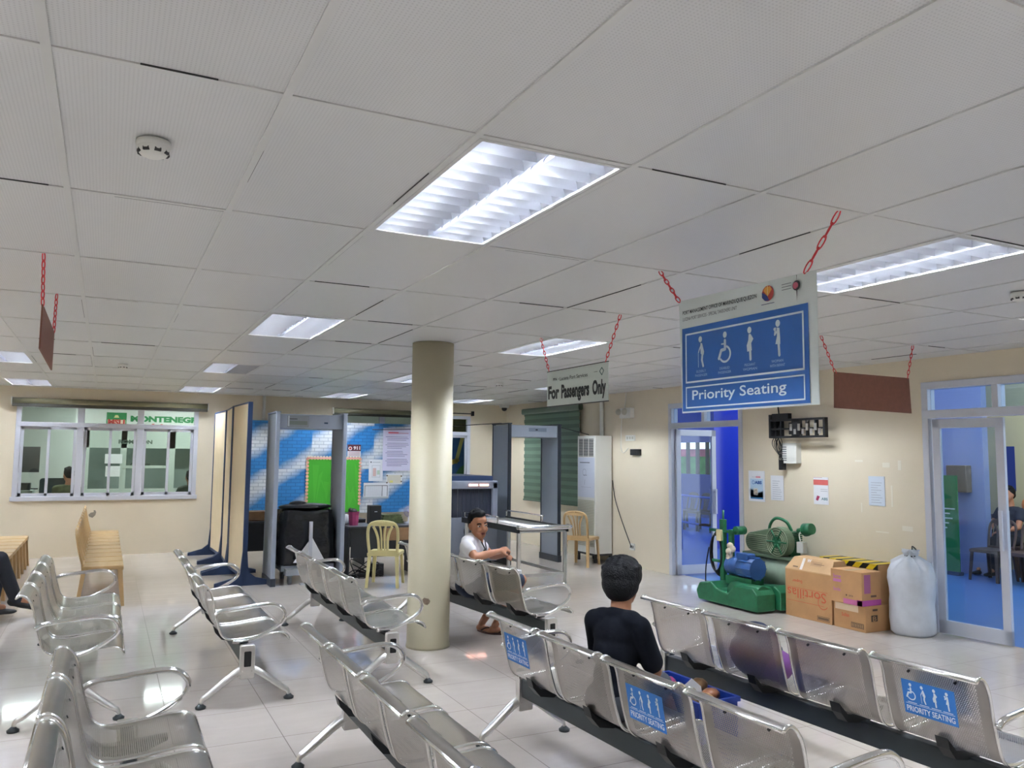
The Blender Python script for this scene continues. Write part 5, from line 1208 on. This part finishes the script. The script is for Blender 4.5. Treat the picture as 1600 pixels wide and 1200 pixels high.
def head(mb, F, k=1.):
    e = lambda c, r: mb.ell(F(*[q*k for q in c]), [q*k for q in r], 20, 12, F.M)
    e((-.008, 0, .03), (.095, .076, .090)); e((.015, 0, -.025), (.074, .066, .085)); e((.045, 0, -.075), (.040, .042, .034)); e((.063, 0, -.092), (.022, .024, .018))
    e((.072, .030, -.030), (.022, .026, .026)); e((.072, -.030, -.030), (.022, .026, .026)); e((.072, 0, .045), (.020, .050, .028))
    limb(mb, [F(.085*k, 0, .015*k), F(.104*k, 0, -.022*k)], [.009*k, .014*k], 10); e((.095, .011, -.028), (.010, .009, .008)); e((.095, -.011, -.028), (.010, .009, .008)); e((.080, 0, -.060), (.014, .024, .012))
    for s in (-1, 1): e((-.004, s*.076, -.008), (.020, .010, .032))
    limb(mb, [F(-.020*k, 0, -.06*k), F(-.035*k, 0, -.15*k)], [.052*k, .054*k])
def face(F, k, parent):
    b = MB(); 
    for s in (-1, 1): b.ell(F(.083*k, s*.031*k, .004*k), (.010*k, .014*k, .007*k), 10, 6, F.M)
    b.build('eye', m_eye, parent, fix=False)
    b = MB()
    for s in (-1, 1): b.ell(F(.091*k, s*.031*k, .004*k), (.004*k, .006*k, .006*k), 8, 6, F.M)
    b.build('iris', m_iris, parent, fix=False)
    b = MB()
    for s in (-1, 1): b.tube([F(.092*k, s*.016*k, .024*k), F(.093*k, s*.033*k, .029*k), F(.082*k, s*.050*k, .022*k)], .0045*k, 6)
    b.build('eyebrow', m_hair, parent, fix=False)
    b = MB(); b.ell(F(.091*k, 0, -.058*k), (.006*k, .024*k, .005*k), 12, 6, F.M); b.ell(F(.090*k, 0, -.066*k), (.006*k, .019*k, .005*k), 12, 6, F.M); b.build('lips', m_lip, parent, fix=False)
def hand(mb, wrist, d, n, side, curl=.6, k=1.):
    # d: along the hand, n: out of the back of the hand, side: +1 thumb on d x n side
    d = Vector(d).normalized(); n = Vector(n); n = (n-d*n.dot(d)).normalized(); w = d.cross(n)*side; W_ = Vector(wrist)
    M3 = Matrix((d, w, n)).transposed()
    mb.ell(W_+d*.045*k, (.050*k, .038*k, .016*k), 14, 8, M3)
    limb(mb, [W_-d*.01*k, W_+d*.02*k], [.024*k, .022*k], 10)
    for i, (o_, L_) in enumerate(((.028, .072), (.010, .080), (-.009, .074), (-.027, .060))):
        p0 = W_+(d*.082+w*o_)*k; c1 = curl*.6; c2 = curl*1.5; c3 = curl*2.2
        p1 = p0+(d*math.cos(c1)-n*math.sin(c1))*L_*.45*k; p2 = p1+(d*math.cos(c2)-n*math.sin(c2))*L_*.32*k; p3 = p2+(d*math.cos(c3)-n*math.sin(c3))*L_*.25*k
        limb(mb, [p0, p1, p2, p3], [.0095*k, .009*k, .008*k, .007*k], 8)
    t0 = W_+(d*.02+w*.026)*k; t1 = t0+(d*.6+w*.75-n*.2).normalized()*.036*k; t2 = t1+(d*.95+w*.25-n*.35).normalized()*.030*k
    limb(mb, [t0, t1, t2], [.014*k, .011*k, .009*k], 8)
def foot(mb, ankle, d, k=1., r=.03):
    d = Vector(d); d.z = 0; d.normalize(); A = Vector(ankle); l = Vector((-d.y, d.x, 0))
    mb.ell(A+Vector((0, 0, -A.z+.035*k+.0))+d*-.02*k, (.045*k, .038*k, .035*k)); M3 = Matrix((d, l, Vector((0, 0, 1)))).transposed()
    mb.ell(Vector((A.x, A.y, .034*k))+d*.07*k, (.095*k, .040*k, .028*k), 14, 8, M3); mb.ell(Vector((A.x, A.y, .022*k))+d*.13*k, (.055*k, .046*k, .018*k), 14, 8, M3)
    for i in range(5): mb.ell(Vector((A.x, A.y, .018*k))+d*(.185-.010*i)*k+l*(.034-.017*i)*k, (.018*k, .010*k, .011*k), 8, 6, M3)
def hair(F, k, parent, long=False, loc=0):
    b = MB(); e = lambda c, r: b.ell(F(*[q*k for q in c]), [q*k for q in r], 18, 12, F.M); r = random.Random(5)
    if long:
        e((-.016, 0, .045), (.110, .106, .094)); e((-.035, 0, .0), (.090, .098, .088)); e((-.05, 0, -.035), (.062, .078, .058)); e((.02, 0, .09), (.078, .078, .052)); e((.055, 0, .085), (.055, .068, .038))
        e((-.01, .062, .01), (.045, .024, .050)); e((-.01, -.062, .022), (.045, .024, .045))
        for i in range(60):
            a, c = r.uniform(0, 2*PI), r.uniform(.1, 1.25); p = Vector((math.cos(a)*math.sin(c), math.sin(a)*math.sin(c), math.cos(c)))
            q = F((-.016+.100*p.x)*k, .099*p.y*k, (.045+.088*p.z)*k); b.ell(q, (.017*k, .015*k, .015*k), 8, 5, F.M)
    else:
        e((-.020, 0, .046), (.093, .080, .086)); e((-.045, 0, .0), (.062, .074, .066)); e((.035, 0, .10), (.052, .056, .028)); e((-.02, .066, .02), (.04, .014, .036)); e((-.02, -.066, .02), (.04, .014, .036))
        for i in range(40):
            a, c = r.uniform(0, 2*PI), r.uniform(0, 1.0); p = Vector((math.cos(a)*math.sin(c), math.sin(a)*math.sin(c), math.cos(c)))
            b.ell(F((-.015+.088*p.x)*k, .074*p.y*k, (.048+.084*p.z)*k), (.014*k, .012*k, .014*k), 8, 5, F.M)
    return remesh(b, 'hair', m_hair, parent, .006*k, 2)
def torso(mb, F, k=1., g=0., hips=True, wk=1.):
    e = lambda c, r: mb.ell(F(c[0]*k, c[1]*k*wk, c[2]*k), [r[0]*k+g, r[1]*k*wk+g, r[2]*k+g], 20, 12, F.M)
    if hips: e((0, 0, .02), (.115, .160, .105))
    e((.0, 0, .14), (.100, .140, .11)); e((-.005, 0, .27), (.105, .150, .13)); e((-.012, 0, .37), (.098, .155, .105)); e((-.02, .10, .435), (.062, .075, .050)); e((-.02, -.10, .435), (.062, .075, .050)); e((-.02, 0, .455), (.056, .085, .042))

def person(name, lab, skin, k, F, HF, arms, legs, shirt, pants, sleeve=.45, plen=1.0, longhair=False, voxel=.008, feet='bare', shoes=None, fc=True, curl=.6, wk=1., hk=None):
    hk = hk or k
    t = thing(name, lab, 'person', (F.o.x, F.o.y, 0)); off = Vector((F.o.x, F.o.y, 0)); inv = lambda o: setattr(o, 'location', -off)
    b = MB(); torso(b, F, k, 0, True, wk); head(b, HF, hk)
    limb(b, [F(-.02*k, 0, .42*k), HF(-.03*hk, 0, -.12*hk)], [.058*k, .052*hk])
    sh = MB(); torso(sh, F, k, .012, False, wk); sh.ell(F(0, 0, .05*k), (.118*k+.008, .158*k*wk+.01, .10*k), 20, 12, F.M)
    for (S, E, Wr, hn) in arms:
        S, E, Wr = Vector(S), Vector(E), Vector(Wr); limb(b, [S, S.lerp(E, .5), E], [.050*k, .046*k, .038*k]); limb(b, [E, E.lerp(Wr, .35), Wr], [.038*k, .040*k, .025*k])
        d = (Wr-E).normalized(); n, side = hn; hand(b, Wr, d if len(hn) < 3 else d, n, side, curl, k)
        limb(sh, [S, S.lerp(E, sleeve*.6), S.lerp(E, sleeve)], [.064*k, .062*k, .064*k])
    pn = MB(); pn.ell(F(0, 0, .01*k), (.128*k, .170*k, .112*k), 20, 12, F.M)
    sm = MB()
    for (Hp, K, A, d) in legs:
        Hp, K, A = Vector(Hp), Vector(K), Vector(A); limb(b, [Hp, Hp.lerp(K, .5), K], [.078*k, .070*k, .054*k]); limb(b, [K, K.lerp(A, .35), A], [.053*k, .056*k, .034*k])
        if feet == 'bare': foot(b, A, d, k)
        else:
            limb(b, [A, A+Vector(d).normalized()*.10*k], [.035*k, .03*k])
            D = Vector(d).normalized(); up = (Vector((0, 0, 1))-D*D.z).normalized(); l = up.cross(D); M3 = Matrix((D, l, up)).transposed()
            sm.ell(A-up*.03*k-D*.02*k, (.055*k, .042*k, .045*k), 14, 8, M3); sm.ell(A-up*.045*k+D*.08*k, (.12*k, .045*k, .032*k), 14, 8, M3); sm.ell(A-up*.05*k+D*.15*k, (.08*k, .044*k, .026*k), 14, 8, M3); limb(sm, [A+Vector((0, 0, .02)), A-up*.02], [.045*k, .045*k])
        q = min(1., plen*2); limb(pn, [Hp, Hp.lerp(K, .5*q), Hp.lerp(K, q)], [.094*k, .088*k, .080*k])
        if plen > .55: limb(pn, [K, K.lerp(A, (plen-.5)*.9), K.lerp(A, min(1, (plen-.5)*2.0))], [.078*k, .070*k, .060*k])
    for o in (remesh(b, 'body', skin, t, voxel), remesh(sh, 'shirt', shirt, t, voxel*1.1, 6), remesh(pn, 'trousers' if plen > .6 else 'shorts', pants, t, voxel*1.2, 6), hair(HF, hk, t, longhair)): inv(o)
    if feet != 'bare': inv(remesh(sm, 'shoe', shoes or m_black, t, voxel, 4))
    if fc:
        n0 = set(bpy.data.objects); face(HF, hk, t)
        for o in set(bpy.data.objects)-n0: inv(o)
    return t, off
# boy in black, seen from behind, on the second seat of the priority bench
K = .90; F = Fr((2.30, 3.42, .475), math.radians(32), math.radians(8)); HF = Fr(F(.035, 0, .635*K)+Vector((0, 0, .0)), math.radians(33), math.radians(6), math.radians(-3))
S1, S2 = F(-.02, .118, .42*K), F(-.02, -.125, .41*K)
E1, E2 = F(.14, .15, .17), F(.10, -.17, .16)
W1, W2 = F(.33, .07, .10), F(.30, -.06, .09)
Hl, Hr = F(.03, .085, .0), F(.03, -.085, .0)
Kl, Kr = Vector((2.64, 3.76, .47)), Vector((2.70, 3.58, .47))
t, off = person('person', 'boy with black hair in a black t-shirt sitting with his back to us', m_skin2, K, F, HF, [(S1, E1, W1, ((0, 0, 1), -1)), (S2, E2, W2, ((0, 0, 1), 1))],
    [(Hl, Kl, (2.78, 3.77, .09), (.12, .98, 0)), (Hr, Kr, (2.765, 3.46, .09), (.10, .98, 0))], mat('black_tshirt', '#11141c', .9, bump=.25, bscale=14, spec=.15), mat('grey_shorts', '#3a3d44', .85), sleeve=.78, plen=.5, longhair=True, feet='shoe', wk=.80, hk=1.0)
# man in the white shirt, arm over the backrest, looking back at the camera
K = .97; F = Fr((3.09, 7.02, .46), math.radians(-38), math.radians(6)); HF = Fr(F(.03, -.01, .575), math.radians(-88), math.radians(4), math.radians(6))
S1, S2 = F(-.02, .175, .40), F(-.02, -.175, .39)
W2 = Vector((3.30, 6.78, .80)); W1 = Vector((3.42, 6.93, .74))
E2 = Vector((3.03, 6.72, .76)); E1 = Vector((3.42, 7.20, .70))
t, off = person('person', 'man in a white t-shirt looking at us over the bench backrest', m_skin, K, F, HF, [(S1, E1, W1, ((.3, .5, 1), -1)), (S2, E2, W2, ((-.1, -.7, .7), 1))],
    [(F(.03, .09, 0), Vector((3.60, 7.15, .50)), Vector((3.30, 7.16, .075)), (.25, -.9, 0)), (F(.03, -.09, 0), Vector((3.60, 6.92, .50)), Vector((3.36, 7.00, .075)), (.9, -.5, 0))],
    mat('white_tshirt', '#e0dfe4', .8, bump=.2, bscale=14), mat('navy_shorts', '#2f3a50', .85), sleeve=.42, plen=.46, feet='bare', curl=.75, wk=1.08, hk=1.10)
def addto(mb, name, m): o = mb.build(name, m, t, fix=False); o.location = -off; return o
b = MB(); b.rbox(3.36, 3.55, 6.80, 6.98, .575, .605, .03, 'z'); tag(b.build('white_cloth', m_paper), 'folded white cloth on the lap of the man in white', 'cloth')
b = MB()
for (ax, ay, dx, dy) in ((3.30, 7.16, .25, -.9), (3.36, 7.00, .9, -.5)):
    d = Vector((dx, dy, 0)).normalized(); l = Vector((-d.y, d.x, 0)); A = Vector((ax, ay, 0)); M3 = Matrix((d, l, Vector((0, 0, 1)))).transposed()
    n = 18; vs = []
    for z in (0.0, .014):
        for i in range(n): a = 2*PI*i/n; vs.append(A+d*(.075+.135*math.cos(a))+l*(.046*math.sin(a))+Vector((0, 0, z)))
    b.add(vs, [tuple(range(n)), tuple(range(n, 2*n))]+[(i, (i+1) % n, n+(i+1) % n, n+i) for i in range(n)])
    for s in (-1, 1): b.tube(smooth_path([A+d*.17+Vector((0, 0, .02)), A+d*.12+l*s*.025+Vector((0, 0, .058)), A+d*.04+l*s*.044+Vector((0, 0, .02))], 4), .007, 6)
addto(b, 'flip_flop', mat('flip_flop_dark', '#4a2f2c', .6))
b = MB(); c = HF(.06, -.0, -.17); b.ell(F(.125, 0, .34), (.02, .03, .02)); b.tube([F(.095, .07, .43), F(.128, .02, .36), F(.128, 0, .33)], .006, 6); b.tube([F(.095, -.07, .43), F(.128, -.02, .36)], .006, 6); addto(b, 'sunglasses', m_black)
# person cut by the left edge of the frame, legs crossed
K = 1.0; F = Fr((-1.36, 9.60, .50), 0, 0); HF = Fr(F(.01, 0, .66), math.radians(10))
person('person', 'person in dark trousers with crossed legs cut by the left edge', m_skin, K, F, HF, [(F(-.02, .175, .42), F(.12, .24, .2), F(.32, .12, .14), ((0, 0, 1), -1)), (F(-.02, -.175, .42), F(.12, -.24, .2), F(.32, -.10, .14), ((0, 0, 1), 1))],
    [(F(.03, .09, 0), Vector((-.92, 9.70, .50)), Vector((-.96, 9.72, .10)), (1, .05, 0)), (F(.03, -.09, .02), Vector((-.90, 9.56, .60)), Vector((-.74, 9.60, .19)), (.9, .1, -.25))], mat('dark_shirt', '#2b3140', .85), mat('dark_trousers', '#20242e', .85), plen=1.0, feet='shoe', voxel=.011, fc=False)
side2 = copy_tree(side); side2.location = (-1.36, 9.60, 0); side2['group'] = 'brown plastic chairs in the row at the left edge'; side2['label'] = 'brown plastic chair under the person with crossed legs'
# two people in the office behind the left window
K = 1.0; F = Fr((-.56, 15.62, .62), math.radians(75)); HF = Fr(F(.01, 0, .66), math.radians(120))
person('person', 'dark haired person in an olive shirt behind the left window', m_skin, K, F, HF, [(F(-.02, .17, .42), F(.1, .22, .2), F(.3, .1, .18), ((0, 0, 1), -1)), (F(-.02, -.17, .42), F(.1, -.22, .2), F(.3, -.1, .18), ((0, 0, 1), 1))],
    [(F(.03, .09, 0), F(.42, .1, 0), F(.44, .1, -.54), (-.1, 1, 0)), (F(.03, -.09, 0), F(.42, -.1, 0), F(.44, -.1, -.54), (-.1, 1, 0))], mat('olive_shirt', '#5d6345', .85, noise=.4, nscale=14), mat('dark_trousers', '#20242e', .85), plen=1.0, feet='shoe', voxel=.014, fc=False)
F = Fr((12.0, 7.41, .51), PI*.95); HF = Fr(F(.01, 0, .66), PI*.95)
person('person', 'person in dark clothes sitting in the hall beyond the right glass door', m_skin, K, F, HF, [(F(-.02, .17, .42), F(.1, .22, .2), F(.3, .1, .14), ((0, 0, 1), -1)), (F(-.02, -.17, .42), F(.1, -.22, .2), F(.3, -.1, .14), ((0, 0, 1), 1))],
    [(F(.03, .09, 0), F(.42, .1, 0), F(.44, .1, -.42), (-1, .1, 0)), (F(.03, -.09, 0), F(.42, -.1, 0), F(.44, -.1, -.42), (-1, .1, 0))], mat('dark_shirt', '#2b3140', .85), mat('dark_trousers', '#20242e', .85), plen=1.0, feet='shoe', voxel=.014, fc=False)
t = thing('stool', 'stool of the person in the olive shirt', 'stool', (-.56, 15.62, 0)); MB().cyl((0, 0, .46), (0, 0, .50), .17).build('seat', m_dark, t); MB().cyl((0, 0, 0), (0, 0, .46), .03).build('leg', m_dark, t); MB().cyl((0, 0, 0), (0, 0, .02), .16).build('base', m_dark, t)
K = 1.0; F = Fr((1.40, 15.55, .60), math.radians(100), math.radians(10)); HF = Fr(F(.02, 0, .64), math.radians(100))
person('person', 'figure in dark green leaning at the right pane of the left window', m_skin2, K, F, HF, [(F(-.02, .17, .42), F(.16, .26, .2), F(.34, .12, .2), ((0, 0, 1), -1)), (F(-.02, -.17, .42), F(.16, -.22, .2), F(.34, -.1, .2), ((0, 0, 1), 1))],
    [(F(.03, .09, 0), F(.42, .1, -.05), F(.44, .1, -.51), (-.1, 1, 0)), (F(.03, -.09, 0), F(.42, -.1, -.05), F(.44, -.1, -.51), (-.1, 1, 0))], mat('dark_green_shirt', '#39443c', .85), mat('dark_trousers', '#20242e', .85), plen=1.0, feet='shoe', voxel=.014, fc=False)
t = thing('stool', 'stool of the figure in dark green', 'stool', (1.40, 15.55, 0)); MB().cyl((0, 0, .44), (0, 0, .48), .17).build('seat', m_dark, t); MB().cyl((0, 0, 0), (0, 0, .44), .03).build('leg', m_dark, t); MB().cyl((0, 0, 0), (0, 0, .02), .16).build('base', m_dark, t)
